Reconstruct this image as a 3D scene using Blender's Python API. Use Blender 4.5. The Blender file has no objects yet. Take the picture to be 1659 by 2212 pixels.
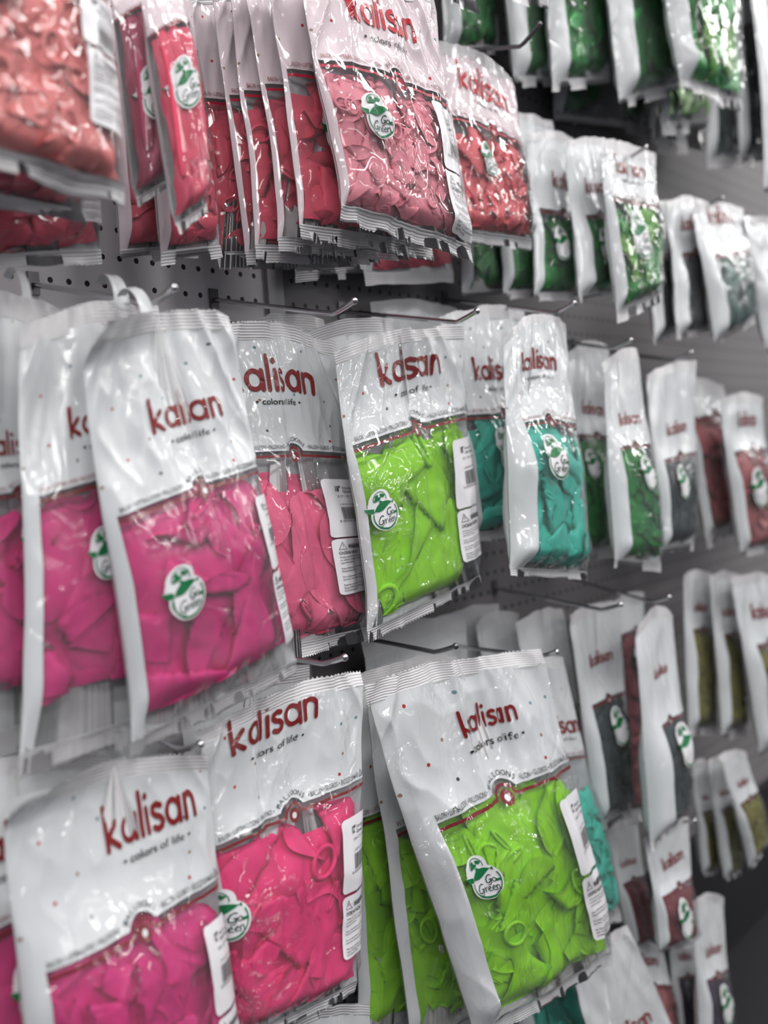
import bpy, math, random
import numpy as np
from mathutils import Matrix, Vector

S = bpy.context.scene
COL = S.collection

# ------------------------------------------------------------------ camera
cam_d = bpy.data.cameras.new('camera')
cam = bpy.data.objects.new('camera', cam_d)
COL.objects.link(cam)
cam.matrix_world = Matrix([[0.645597, 0.081455, -0.759322, 0.0], [-0.760487, -0.022241, -0.648972, -1.05], [-0.06975, 0.996429, 0.047586, 1.35], [0.0, 0.0, 0.0, 1.0]])
cam_d.sensor_fit = 'HORIZONTAL'
cam_d.sensor_width = 36.0
cam_d.lens = 47.740
cam_d.clip_start = 0.05
cam_d.dof.use_dof = True
cam_d.dof.focus_distance = 1.27
cam_d.dof.aperture_fstop = 2.9
S.camera = cam

# ------------------------------------------------------------------ world, lamps, exposure
w = bpy.data.worlds.new('world'); S.world = w; w.use_nodes = True
w.node_tree.nodes['Background'].inputs[0].default_value = (0.80, 0.88, 1.0, 1)
w.node_tree.nodes['Background'].inputs[1].default_value = 0.28
S.view_settings.view_transform = 'Standard'
S.view_settings.look = 'None'
S.view_settings.gamma = 1.0
S.view_settings.use_curve_mapping = False
S.view_settings.exposure = -0.26
S.cycles.transparent_max_bounces = 14
S.cycles.max_bounces = 4
S.cycles.diffuse_bounces = 2
S.cycles.glossy_bounces = 2
S.cycles.use_adaptive_sampling = True
S.cycles.adaptive_threshold = 0.08
S.cycles.transmission_bounces = 4
S.cycles.caustics_reflective = False
S.cycles.caustics_refractive = False
S.cycles.use_denoising = True
S.cycles.sample_clamp_indirect = 4.0

def lamp(name, loc, rot, sx, sy, power, col=(1, 1, 1)):
    d = bpy.data.lights.new(name, 'AREA'); d.shape = 'RECTANGLE'; d.size = sx; d.size_y = sy
    d.energy = power; d.color = col
    o = bpy.data.objects.new(name, d); o.location = loc; o.rotation_euler = rot; COL.objects.link(o)
# rows of fluorescent tubes under the shop ceiling, running along the aisle
for k, (yy, pw) in enumerate(((-0.95, 28), (-2.3, 34), (-3.8, 30), (-5.6, 34), (-7.6, 34))):
    for j in range(5):
        lamp('ceiling_tube_light', (-0.6 + j*2.3, yy, 2.95), (math.radians(-8 if k else 0), 0, 0), 1.9, 0.12, pw, (1.0, 0.985, 0.97))
lamp('ceiling_panel_light', (-1.6, -2.6, 2.9), (math.radians(38), 0, math.radians(-30)), 1.2, 0.6, 34, (1, .98, .96))

# ------------------------------------------------------------------ helpers
def lin(c):
    return tuple((x/255/12.92 if x/255 <= .04045 else ((x/255+.055)/1.055)**2.4) for x in c) + (1,)

def new_obj(name, me, mat=None, parent=None):
    o = bpy.data.objects.new(name, me); COL.objects.link(o)
    if mat is not None:
        for m in (mat if isinstance(mat, (list, tuple)) else [mat]): me.materials.append(m)
    if parent is not None: o.parent = parent
    return o

def tag(o, label=None, cat=None, group=None, kind=None):
    if label: o['label'] = label
    if cat: o['category'] = cat
    if group: o['group'] = group
    if kind: o['kind'] = kind

def mesh_np(name, V, quads=None, tris=None, smooth=True, uv=None):
    V = np.asarray(V, dtype=np.float64)
    faces = []
    if quads is not None and len(quads): faces.append(np.asarray(quads))
    me = bpy.data.meshes.new(name)
    nq = 0 if quads is None else len(quads); nt = 0 if tris is None else len(tris)
    me.vertices.add(len(V)); me.vertices.foreach_set('co', V.astype(np.float32).ravel())
    nl = nq*4 + nt*3
    me.loops.add(nl); me.polygons.add(nq+nt)
    li = []
    if nq: li.append(np.asarray(quads).ravel())
    if nt: li.append(np.asarray(tris).ravel())
    li = np.concatenate(li).astype(np.int32)
    me.loops.foreach_set('vertex_index', li)
    st = np.concatenate([np.arange(nq)*4, nq*4 + np.arange(nt)*3]).astype(np.int32)
    me.polygons.foreach_set('loop_start', st)
    me.update(calc_edges=True)
    me.polygons.foreach_set('use_smooth', np.full(nq+nt, smooth))
    if uv is not None:
        l = me.uv_layers.new(name='print')
        l.data.foreach_set('uv', np.asarray(uv, dtype=np.float32)[li].ravel())
    me.validate(); me.update()
    return me

def grid_faces(nu, nv):
    i, j = np.meshgrid(np.arange(nu-1), np.arange(nv-1), indexing='ij')
    a = i*nv + j
    return np.stack([a, a+nv, a+nv+1, a+1], -1).reshape(-1, 4)

def _h(ix, iy, s):
    n = (ix*374761393 + iy*668265263 + s*974634577) & 0x7fffffff
    n = ((n ^ (n >> 13)) * 1274126177) & 0x7fffffff
    return ((n ^ (n >> 16)) & 0xffff) / 65535.0*2 - 1
def noise(x, y, s=0):
    x = np.asarray(x, dtype=np.float64); y = np.asarray(y, dtype=np.float64)
    x, y = np.broadcast_arrays(x, y)
    ix = np.floor(x).astype(np.int64); iy = np.floor(y).astype(np.int64)
    fx = x-ix; fy = y-iy
    fx = fx*fx*fx*(fx*(fx*6-15)+10); fy = fy*fy*fy*(fy*(fy*6-15)+10)
    a = _h(ix, iy, s); b = _h(ix+1, iy, s); c = _h(ix, iy+1, s); d = _h(ix+1, iy+1, s)
    return (a*(1-fx)+b*fx)*(1-fy) + (c*(1-fx)+d*fx)*fy
def ridge(x, y, s=0):
    return 1 - 2*np.abs(noise(x, y, s))
def sstep(a, b, x):
    t = np.clip((x-a)/(b-a), 0, 1); return t*t*(3-2*t)

def face_out(V, Q, n):
    V = np.asarray(V).reshape(-1, 3)
    fn = np.cross(V[Q[:, 1]]-V[Q[:, 0]], V[Q[:, 2]]-V[Q[:, 0]])@n
    return Q[:, ::-1] if fn.sum() < 0 else Q

# ------------------------------------------------------------------ materials
def mat_new(name):
    m = bpy.data.materials.new(name); m.use_nodes = True
    nt = m.node_tree; nt.nodes.clear()
    return m, nt
def N(nt, typ, **kw):
    n = nt.nodes.new(typ)
    for k, v in kw.items(): setattr(n, k, v)
    return n
def math_n(nt, op, a, b=None, c=None):
    n = nt.nodes.new('ShaderNodeMath'); n.operation = op
    for i, x in enumerate((a, b, c)):
        if x is None: continue
        if isinstance(x, (int, float)): n.inputs[i].default_value = x
        else: nt.links.new(x, n.inputs[i])
    return n.outputs[0]
def simple(name, col, rough=.5, metal=0., coat=0., spec=.5):
    m, nt = mat_new(name)
    p = N(nt, 'ShaderNodeBsdfPrincipled'); o = N(nt, 'ShaderNodeOutputMaterial')
    p.inputs['Base Color'].default_value = col if len(col) == 4 else tuple(col)+(1,)
    p.inputs['Roughness'].default_value = rough; p.inputs['Metallic'].default_value = metal
    p.inputs['Coat Weight'].default_value = coat; p.inputs['Specular IOR Level'].default_value = spec
    nt.links.new(p.outputs[0], o.inputs[0])
    return m

def crumple_bump(nt, scale=1.0, dist=.0016, strength=1.0, loops=0.0):
    """height pattern of creased cellophane: sharp long creases plus small facets, in object metres"""
    L = nt.links.new
    tc = N(nt, 'ShaderNodeTexCoord')
    ns = N(nt, 'ShaderNodeTexNoise'); ns.inputs['Scale'].default_value = 14*scale; ns.inputs['Detail'].default_value = 0
    L(tc.outputs['Object'], ns.inputs['Vector'])
    mix = N(nt, 'ShaderNodeMixRGB', blend_type='ADD'); mix.inputs[0].default_value = .10
    L(tc.outputs['Object'], mix.inputs[1]); L(ns.outputs['Color'], mix.inputs[2])
    mp = N(nt, 'ShaderNodeMapping'); mp.inputs['Scale'].default_value = (1, 1, .42)
    L(mix.outputs[0], mp.inputs[0])
    v = N(nt, 'ShaderNodeTexVoronoi', feature='DISTANCE_TO_EDGE'); v.inputs['Scale'].default_value = 26*scale
    L(mp.outputs[0], v.inputs['Vector'])
    v1 = math_n(nt, 'MINIMUM', v.outputs['Distance'], .25)
    v3 = N(nt, 'ShaderNodeTexVoronoi', feature='DISTANCE_TO_EDGE'); v3.inputs['Scale'].default_value = 11*scale
    mp3 = N(nt, 'ShaderNodeMapping'); mp3.inputs['Scale'].default_value = (1.3, 1.3, .30); mp3.inputs['Rotation'].default_value = (.3, .25, .4)
    L(mix.outputs[0], mp3.inputs[0]); L(mp3.outputs[0], v3.inputs['Vector'])
    crease = math_n(nt, 'MULTIPLY', math_n(nt, 'MINIMUM', v3.outputs['Distance'], .05), 13.0)
    hgt = math_n(nt, 'ADD', math_n(nt, 'MULTIPLY', v1, 1.3), crease)
    if loops:
        lo = N(nt, 'ShaderNodeTexNoise'); lo.inputs['Scale'].default_value = 13; lo.inputs['Detail'].default_value = 0
        L(tc.outputs['Object'], lo.inputs['Vector'])
        n2 = N(nt, 'ShaderNodeTexNoise'); n2.inputs['Scale'].default_value = 95; n2.inputs['Detail'].default_value = 1
        L(mp.outputs[0], n2.inputs['Vector'])
        mk = math_n(nt, 'MAXIMUM', math_n(nt, 'SUBTRACT', lo.outputs['Fac'], .44), 0.0)
        hgt = math_n(nt, 'ADD', hgt, math_n(nt, 'MULTIPLY', math_n(nt, 'MULTIPLY', n2.outputs['Fac'], mk), loops))
    b = N(nt, 'ShaderNodeBump'); b.inputs['Distance'].default_value = dist; b.inputs['Strength'].default_value = strength
    L(hgt, b.inputs['Height'])
    return b.outputs[0]

WHITE = lin((214, 217, 220))
def film_material(name, veil=.05, white=WHITE, rough=.07, dots=True, line=(118, 26, 30), creases=1.0, loops=0.0):
    """printed film: white header, dark red border line with its ring, clear window below, white margin on the left"""
    m, nt = mat_new(name); L = nt.links.new
    uv = N(nt, 'ShaderNodeUVMap', uv_map='print'); sp = N(nt, 'ShaderNodeSeparateXYZ'); L(uv.outputs[0], sp.inputs[0])
    X, Y = sp.outputs[0], sp.outputs[1]
    at = N(nt, 'ShaderNodeAttribute', attribute_name='margin', attribute_type='OBJECT')
    dx = math_n(nt, 'SUBTRACT', X, .5); dy = math_n(nt, 'ADD', Y, -.004)
    dist = math_n(nt, 'SQRT', math_n(nt, 'ADD', math_n(nt, 'MULTIPLY', dx, dx), math_n(nt, 'MULTIPLY', dy, dy)))
    lt = lambda a, b: math_n(nt, 'LESS_THAN', a, b)
    gt = lambda a, b: math_n(nt, 'GREATER_THAN', a, b)
    mul = lambda a, b: math_n(nt, 'MULTIPLY', a, b)
    mx = lambda a, b: math_n(nt, 'MAXIMUM', a, b)
    header = mul(lt(Y, -.030), gt(dist, .078))
    margin = mul(gt(Y, -.030), lt(X, at.outputs['Fac']))
    opaque = mx(header, margin)
    straight = mul(mul(lt(math_n(nt, 'ABSOLUTE', Y), .0075), gt(dist, .052)), gt(X, at.outputs['Fac']))
    arc = mul(lt(math_n(nt, 'ABSOLUTE', math_n(nt, 'SUBTRACT', dist, .053)), .007), lt(Y, .004))
    ring = mul(lt(dist, .034), gt(dist, .0145))
    hole = lt(dist, .0145)
    red = mx(mx(straight, arc), ring)
    solid = mx(mx(opaque, red), hole)
    # colour
    c1 = N(nt, 'ShaderNodeMixRGB'); c1.inputs[1].default_value = white; c1.inputs[2].default_value = lin(line); L(red, c1.inputs[0])
    colr = c1.outputs[0]
    if dots:
        vo = N(nt, 'ShaderNodeTexVoronoi', feature='F1'); vo.inputs['Scale'].default_value = 7.5; vo.inputs['Randomness'].default_value = .9
        vo.voronoi_dimensions = '2D'
        L(uv.outputs[0], vo.inputs['Vector'])
        wn = N(nt, 'ShaderNodeSeparateColor'); L(vo.outputs['Color'], wn.inputs[0])
        isd = mul(mul(lt(vo.outputs['Distance'], .062), lt(wn.outputs[0], .30)), mul(header, lt(red, .5)))
        rp = N(nt, 'ShaderNodeValToRGB'); rp.color_ramp.interpolation = 'CONSTANT'
        e = rp.color_ramp.elements
        e[0].position = 0; e[0].color = lin((178, 40, 30)); e[1].position = .35; e[1].color = lin((110, 140, 150))
        for p_, c_ in ((.55, (150, 120, 100)), (.72, (100, 100, 105)), (.86, (70, 80, 78))):
            x = e.new(p_); x.color = lin(c_)
        L(wn.outputs[1], rp.inputs[0])
        c2 = N(nt, 'ShaderNodeMixRGB'); L(isd, c2.inputs[0]); L(colr, c2.inputs[1]); L(rp.outputs[0], c2.inputs[2]); colr = c2.outputs[0]
    bump = crumple_bump(nt, 1.0, .0022*creases, 1.0, loops)
    pr = N(nt, 'ShaderNodeBsdfPrincipled'); L(colr, pr.inputs['Base Color']); pr.inputs['Roughness'].default_value = .42
    pr.inputs['Specular IOR Level'].default_value = .35
    pr.inputs['Coat Weight'].default_value = .9; pr.inputs['Coat Roughness'].default_value = rough
    pr.inputs['Coat IOR'].default_value = 1.7; L(bump, pr.inputs['Coat Normal'])
    # clear film
    tr = N(nt, 'ShaderNodeBsdfTransparent'); tr.inputs[0].default_value = (.975, .975, .98, 1)
    df = N(nt, 'ShaderNodeBsdfDiffuse'); df.inputs[0].default_value = (.8, .8, .82, 1)
    gl = N(nt, 'ShaderNodeBsdfGlossy'); gl.inputs['Roughness'].default_value = rough*.8; L(bump, gl.inputs['Normal'])
    fr = N(nt, 'ShaderNodeFresnel'); fr.inputs['IOR'].default_value = 1.45; L(bump, fr.inputs['Normal'])
    m1 = N(nt, 'ShaderNodeMixShader'); m1.inputs[0].default_value = veil; L(tr.outputs[0], m1.inputs[1]); L(df.outputs[0], m1.inputs[2])
    m2 = N(nt, 'ShaderNodeMixShader'); L(math_n(nt, 'MINIMUM', math_n(nt, 'MULTIPLY', fr.outputs[0], 1.25), .35), m2.inputs[0]); L(m1.outputs[0], m2.inputs[1]); L(gl.outputs[0], m2.inputs[2])
    mm = N(nt, 'ShaderNodeMixShader'); L(solid, mm.inputs[0]); L(m2.outputs[0], mm.inputs[1]); L(pr.outputs[0], mm.inputs[2])
    o = N(nt, 'ShaderNodeOutputMaterial'); L(mm.outputs[0], o.inputs[0])
    return m

def back_material():
    m, nt = mat_new('white_back_film'); L = nt.links.new
    p = N(nt, 'ShaderNodeBsdfPrincipled'); p.inputs['Base Color'].default_value = WHITE; p.inputs['Roughness'].default_value = .4
    p.inputs['Coat Weight'].default_value = .5; p.inputs['Coat Roughness'].default_value = .2
    o = N(nt, 'ShaderNodeOutputMaterial'); L(p.outputs[0], o.inputs[0]); return m

def seal_material(name='crimped_seal', see=.12):
    m, nt = mat_new(name); L = nt.links.new
    uv = N(nt, 'ShaderNodeUVMap', uv_map='print'); sp = N(nt, 'ShaderNodeSeparateXYZ'); L(uv.outputs[0], sp.inputs[0])
    wv = math_n(nt, 'SINE', math_n(nt, 'MULTIPLY', sp.outputs[1], 2*math.pi*150))
    b = N(nt, 'ShaderNodeBump'); b.inputs['Distance'].default_value = .0006; b.inputs['Strength'].default_value = .55; L(wv, b.inputs['Height'])
    p = N(nt, 'ShaderNodeBsdfPrincipled'); p.inputs['Base Color'].default_value = lin((224, 222, 224)); p.inputs['Roughness'].default_value = .38
    p.inputs['Coat Weight'].default_value = .5; p.inputs['Coat Roughness'].default_value = .15
    L(b.outputs[0], p.inputs['Normal'])
    tr = N(nt, 'ShaderNodeBsdfTransparent'); mm = N(nt, 'ShaderNodeMixShader'); mm.inputs[0].default_value = see
    L(p.outputs[0], mm.inputs[1]); L(tr.outputs[0], mm.inputs[2])
    o = N(nt, 'ShaderNodeOutputMaterial'); L(mm.outputs[0], o.inputs[0]); return m

def latex(name, rgb, rough=.46, chrome=False):
    m, nt = mat_new('latex_'+name); L = nt.links.new
    p = N(nt, 'ShaderNodeBsdfPrincipled')
    c = lin(rgb)
    tc = N(nt, 'ShaderNodeTexCoord')
    n1 = N(nt, 'ShaderNodeTexNoise'); n1.inputs['Scale'].default_value = 55; n1.inputs['Detail'].default_value = 3
    L(tc.outputs['Object'], n1.inputs['Vector'])
    mr = N(nt, 'ShaderNodeMixRGB'); mr.inputs[1].default_value = tuple(x*.86 for x in c[:3])+(1,)
    mr.inputs[2].default_value = tuple(min(1, x*1.12+.006) for x in c[:3])+(1,)
    L(n1.outputs['Fac'], mr.inputs[0]); L(mr.outputs[0], p.inputs['Base Color'])
    mp = N(nt, 'ShaderNodeMapping'); mp.inputs['Scale'].default_value = (1, 1, .25)
    L(tc.outputs['Object'], mp.inputs[0])
    n2 = N(nt, 'ShaderNodeTexNoise'); n2.inputs['Scale'].default_value = 90; n2.inputs['Detail'].default_value = 3; L(mp.outputs[0], n2.inputs['Vector'])
    b = N(nt, 'ShaderNodeBump'); b.inputs['Distance'].default_value = .0012 if not chrome else .003; b.inputs['Strength'].default_value = .55
    L(n2.outputs['Fac'], b.inputs['Height']); L(b.outputs[0], p.inputs['Normal'])
    p.inputs['Roughness'].default_value = rough if not chrome else .3
    p.inputs['Metallic'].default_value = .35 if chrome else 0
    p.inputs['Specular IOR Level'].default_value = .3
    o = N(nt, 'ShaderNodeOutputMaterial'); L(p.outputs[0], o.inputs[0]); return m

LATEX = {k: latex(k, v, chrome=(k in ('emerald', 'moss', 'slate_shine'))) for k, v in dict(
    hotpink=(246, 40, 122), fuchsia=(222, 28, 128), queen=(255, 96, 142), flamingo=(255, 150, 166), rose=(246, 84, 112),
    tube=(240, 84, 116), mauve=(186, 84, 112), salmon=(255, 142, 140), coral=(250, 112, 120),
    lime=(150, 226, 8), teal=(60, 200, 178), green=(14, 128, 44), emerald=(8, 140, 50), moss=(110, 170, 70),
    slate=(30, 48, 52), slate_shine=(80, 110, 105), burgundy=(120, 40, 48), dusty=(176, 92, 94), olive=(120, 116, 24), purple=(52, 36, 70)).items()}
FILM = film_material('printed_film', veil=.055)
FILM_SOFT = film_material('printed_film_soft', veil=.07, rough=.16, creases=.7)
FILM_PINK = film_material('printed_film_pink', veil=.06, white=lin((222, 206, 212)), line=(176, 22, 48))
FILM_FAR = film_material('printed_film_far', veil=.05, rough=.2, dots=False, creases=.8)
FILM_CRISP = film_material('printed_film_crisp', veil=.05, creases=1.5, rough=.05, loops=18.)
FILMS = dict(crisp=FILM_CRISP, clear=FILM, soft=FILM_SOFT, pink=FILM_PINK, far=FILM_FAR)
BACK = back_material(); SEAL = seal_material(); SEAL_SEE = seal_material('clear_crimped_seal', .5)
INK_RED = simple('ink_dark_red', lin((128, 26, 26)), .35, coat=.6)
INK_PINK = simple('ink_red', lin((188, 22, 40)), .35, coat=.6)
INK_BLACK = simple('ink_black', lin((26, 24, 26)), .4, coat=.3)
INK_GREEN = simple('ink_green', lin((8, 112, 62)), .4, coat=.3)
INK_DARK = simple('ink_dark_green', lin((10, 62, 44)), .4, coat=.3)
PAPER = simple('label_paper', lin((232, 230, 234)), .45, coat=.4)
CHROME = simple('chrome_wire', (.55, .55, .57, 1), .16, metal=1.0)
STEELD = simple('dark_steel', (.16, .16, .17, 1), .3, metal=.9)

# ------------------------------------------------------------------ flat print shapes (2-D, in print units)
def stroke(pts, wd, cap=True):
    """thick rounded polyline -> (V, tris)"""
    P = np.array(pts, dtype=float)
    V = []; T = []
    for a, b in zip(P[:-1], P[1:]):
        d = b-a; l = np.hypot(*d)
        if l < 1e-9: continue
        k = max(1, int(l/(wd*1.5)))
        n = np.array([-d[1], d[0]])/l*wd/2
        for i in range(k):
            p, q = a+d*i/k, a+d*(i+1)/k
            s = len(V); V += [p+n, p-n, q-n, q+n]; T += [(s, s+1, s+2), (s, s+2, s+3)]
    for c in P:
        s = len(V); V.append(c)
        for i in range(8):
            t = i*math.pi/4; V.append(c+np.array([math.cos(t), math.sin(t)])*wd/2)
        for i in range(8): T.append((s, s+1+i, s+1+(i+1) % 8))
    return np.array(V), T
def arcp(cx, cy, rx, ry, a0, a1, n=14):
    return [(cx+rx*math.cos(math.radians(a0+(a1-a0)*i/n)), cy+ry*math.sin(math.radians(a0+(a1-a0)*i/n))) for i in range(n+1)]
def join2(parts):
    V = []; T = []; s = 0
    for v, t in parts:
        V.append(np.asarray(v)); T += [tuple(i+s for i in f) for f in t]; s += len(v)
    return np.concatenate(V), T
def xf(vt, sx=1, sy=1, ox=0, oy=0):
    return vt[0]*np.array([sx, sy])+np.array([ox, oy]), vt[1]

def make_logo():
    # y up, x-height 1; letters k a l i s a n
    W = .27
    L_ = []
    L_.append(stroke([(0, 1.75), (.02, 0)], W)); L_.append(stroke([(.72, 1.0), (.12, .48), (.78, 0)], W))
    def a_(x): return [stroke(arcp(x+.5, .5, .46, .48, 0, 360, 20), W*.92), stroke([(x+.98, .98), (x+.98, .0)], W)]
    L_ += a_(1.12)
    L_.append(stroke([(2.52, 1.75), (2.52, 0)], W))
    L_.append(stroke([(2.98, 1.0), (2.98, 0)], W)); L_.append(stroke([(2.98, 1.5), (2.99, 1.5)], W*1.25))
    L_.append(stroke([(4.02, .92), (3.75, 1.02), (3.48, .92), (3.44, .72), (3.62, .56), (3.92, .46), (4.08, .28), (3.98, .06), (3.7, -.02), (3.42, .08)], W))
    L_ += a_(4.35)
    L_.append(stroke([(5.78, .98), (5.78, 0)], W)); L_.append(stroke([(5.78, .62)] + arcp(6.16, .62, .38, .38, 150, 0, 8) + [(6.54, 0)], W))
    return join2(L_)
LOGO = make_logo(); LOGO_W = 6.54
_txt = {}
def text2(s, bold=0.0, shear=0.0):
    """builtin font string -> 2-D mesh, cap height 1, starting at x=0; returns (V, tris, width)"""
    key = (s, bold, shear)
    if key in _txt: return _txt[key]
    c = bpy.data.curves.new('t', 'FONT'); c.body = s; c.size = 1.0; c.offset = bold; c.shear = shear; c.resolution_u = 2
    o = bpy.data.objects.new('t', c); COL.objects.link(o)
    dg = bpy.context.evaluated_depsgraph_get(); dg.update()
    me = bpy.data.meshes.new_from_object(o.evaluated_get(dg))
    me.calc_loop_triangles()
    V = np.zeros(len(me.vertices)*3); me.vertices.foreach_get('co', V); V = V.reshape(-1, 3)[:, :2]
    T = np.zeros(len(me.loop_triangles)*3, dtype=np.int32); me.loop_triangles.foreach_get('vertices', T); T = [tuple(t) for t in T.reshape(-1, 3)]
    bpy.data.objects.remove(o); bpy.data.curves.remove(c); bpy.data.meshes.remove(me)
    if len(V) == 0: V = np.zeros((0, 2)); wd = .3
    else: wd = V[:, 0].max()
    V = V/.70; wd /= .70
    _txt[key] = (V, T, wd); return _txt[key]
def put_text(s, x, y, h, width=None, bold=0., shear=0., rot=0.):
    """text with cap height h at (x, y) (print units, y down), squeezed to a width if given"""
    V, T, wd = text2(s, bold, shear)
    sx = h if width is None else width/max(wd, 1e-6)
    P = V*np.array([sx, h])
    c, s_ = math.cos(rot), math.sin(rot)
    P = np.stack([P[:, 0]*c-P[:, 1]*s_, P[:, 0]*s_+P[:, 1]*c], -1)
    return np.stack([x+P[:, 0], y-P[:, 1]], -1), T
def arc_text(s, cx, cy, r, h, a0, a1):
    """letters set round a circle, top side, angles in degrees from the left"""
    out = []
    n = len(s)
    for i, ch in enumerate(s):
        a = math.radians(a0+(a1-a0)*(i+.5)/n)
        V, T, wd = text2(ch)
        if len(V) == 0: continue
        px, py = cx+r*math.cos(a), cy-r*math.sin(a)
        th = a-math.pi/2
        P = (V-np.array([wd/2, 0]))*h
        q = np.stack([P[:, 0]*math.cos(th)-P[:, 1]*math.sin(th), P[:, 0]*math.sin(th)+P[:, 1]*math.cos(th)], -1)
        out.append((np.stack([px+q[:, 0], py-q[:, 1]], -1), T))
    return join2(out)
def rrect(x0, y0, x1, y1, r, nx=10, ny=16):
    """rounded rectangle as a grid whose corners are pulled in"""
    xs = np.linspace(x0, x1, nx); ys = np.linspace(y0, y1, ny)
    X, Y = np.meshgrid(xs, ys, indexing='ij')
    cx, cy = (x0+x1)/2, (y0+y1)/2
    for sx in (0, -1):
        for sy in (0, -1):
            X[sx, sy] += r*.35*(1 if sx == 0 else -1); Y[sx, sy] += r*.35*(1 if sy == 0 else -1)
    f = grid_faces(nx, ny)
    T = [(q[0], q[1], q[2]) for q in f] + [(q[0], q[2], q[3]) for q in f]
    return np.stack([X.ravel(), Y.ravel()], -1), T
def polar(cx, cy, fn, rings=5, n=48):
    V = [(cx, cy)]; T = []
    for k in range(1, rings+1):
        for i in range(n):
            a = 2*math.pi*i/n; r = fn(a)*k/rings
            V.append((cx+r*math.cos(a), cy+r*math.sin(a)))
    for i in range(n): T.append((0, 1+i, 1+(i+1) % n))
    for k in range(rings-1):
        b = 1+k*n
        for i in range(n):
            j = (i+1) % n
            T += [(b+i, b+n+i, b+n+j), (b+i, b+n+j, b+j)]
    return np.array(V), T
def sticker_shapes(cx, cy, r):
    """round eco sticker: white badge with a globe bump at the upper left and a leaf; all in y-down print units"""
    def out(a):
        v = r
        da = (math.degrees(a)-252) % 360; da = min(da, 360-da)       # globe bump (up, a bit left)
        v += r*.66*max(0, 1-(da/40)**2)**.5 if da < 40 else 0
        db = (math.degrees(a)-206) % 360; db = min(db, 360-db)        # leaf tip to the left
        v += r*.42*max(0, 1-db/13) if db < 13 else 0
        return v
    badge = polar(cx, cy, out, 6, 72)
    g = []
    g.append(stroke(arcp(cx, cy, r*.86, r*.86, -30, 190, 30), r*.07))
    g.append(stroke(arcp(cx, cy+r*.03, r*.84, r*.84, 50, 130, 14), r*.11))
    # globe with land masses
    gx, gy = cx-r*.30, cy-r*1.02
    g.append(stroke(arcp(gx, gy, r*.47, r*.47, 170, 370, 16), r*.045))
    g.append(polar(gx-r*.20, gy-r*.08, lambda a: r*.20*(1+.30*math.sin(3*a+.6)+.15*math.cos(5*a)), 3, 20))
    g.append(polar(gx+r*.20, gy-r*.20, lambda a: r*.14*(1+.30*math.sin(2*a+1)+.2*math.cos(5*a)), 3, 20))
    g.append(polar(gx+r*.04, gy+r*.22, lambda a: r*.13*(1+.3*math.cos(3*a)), 3, 20))
    # big leaf swoosh across the top of the circle
    top = arcp(cx, cy, r*.84, r*.84, 200, 318, 14)
    bot = [(cx-.79*r+1.42*r*i/14, cy-r*(.36+.04*i/14) + r*(.14*math.sin(math.pi*i/14*1.5)) - r*.24*(i/14)**2) for i in range(15)]
    V = []; T = []
    for i in range(15): V += [top[i], bot[i]]
    for i in range(14): T += [(2*i, 2*i+1, 2*i+3), (2*i, 2*i+3, 2*i+2)]
    g.append((np.array(V), T))
    g.append((np.array([(cx-r*1.32, cy-r*.62), (cx-r*.80, cy-r*.52), (cx-r*.82, cy-r*.22), (cx-r*1.12, cy-r*.30)]), [(0, 1, 2), (0, 2, 3)]))
    g.append(polar(cx+r*.72, cy+r*.02, lambda a: r*.12*(1+.5*math.cos(2*a)), 2, 12))
    # Go Green, handwritten strokes
    k = []
    def S_(pts, ox, oy, s, wd=.05): k.append(stroke([(cx+r*(ox+s*x), cy+r*(oy-s*y)) for x, y in pts], r*wd))
    G = [(1.0, 1.25), (.72, 1.42), (.35, 1.2), (.05, .6), (.1, .12), (.45, 0), (.85, .35), (.9, .6), (.6, .58)]
    G2 = [(.9, .6), (.85, 0), (.55, -.4), (.2, -.3)]
    o_ = arcp(0, 0, .3, .34, 0, 360, 12)
    S_(G, .05, .08, .32, .055); S_(G2, .05, .08, .32, .038); S_([(x+1.35, y+.35) for x, y in o_], .05, .08, .32, .045)
    S_(G, -.58, .56, .38, .055); S_(G2, -.58, .56, .38, .038)
    S_([(1.15, .75), (1.2, 0), (1.22, .45), (1.5, .75)], -.58, .56, .38, .042)
    for ex in (1.6, 2.15): S_([(ex, .3), (ex+.4, .5), (ex+.28, .75), (ex+.05, .5), (ex+.12, .08), (ex+.45, .08)], -.58, .56, .38, .042)
    S_([(2.72, .7), (2.74, 0), (2.76, .5), (3.0, .75), (3.15, .55), (3.15, 0), (3.35, .1)], -.58, .56, .38, .042)
    return badge, join2(g), join2(k)

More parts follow.
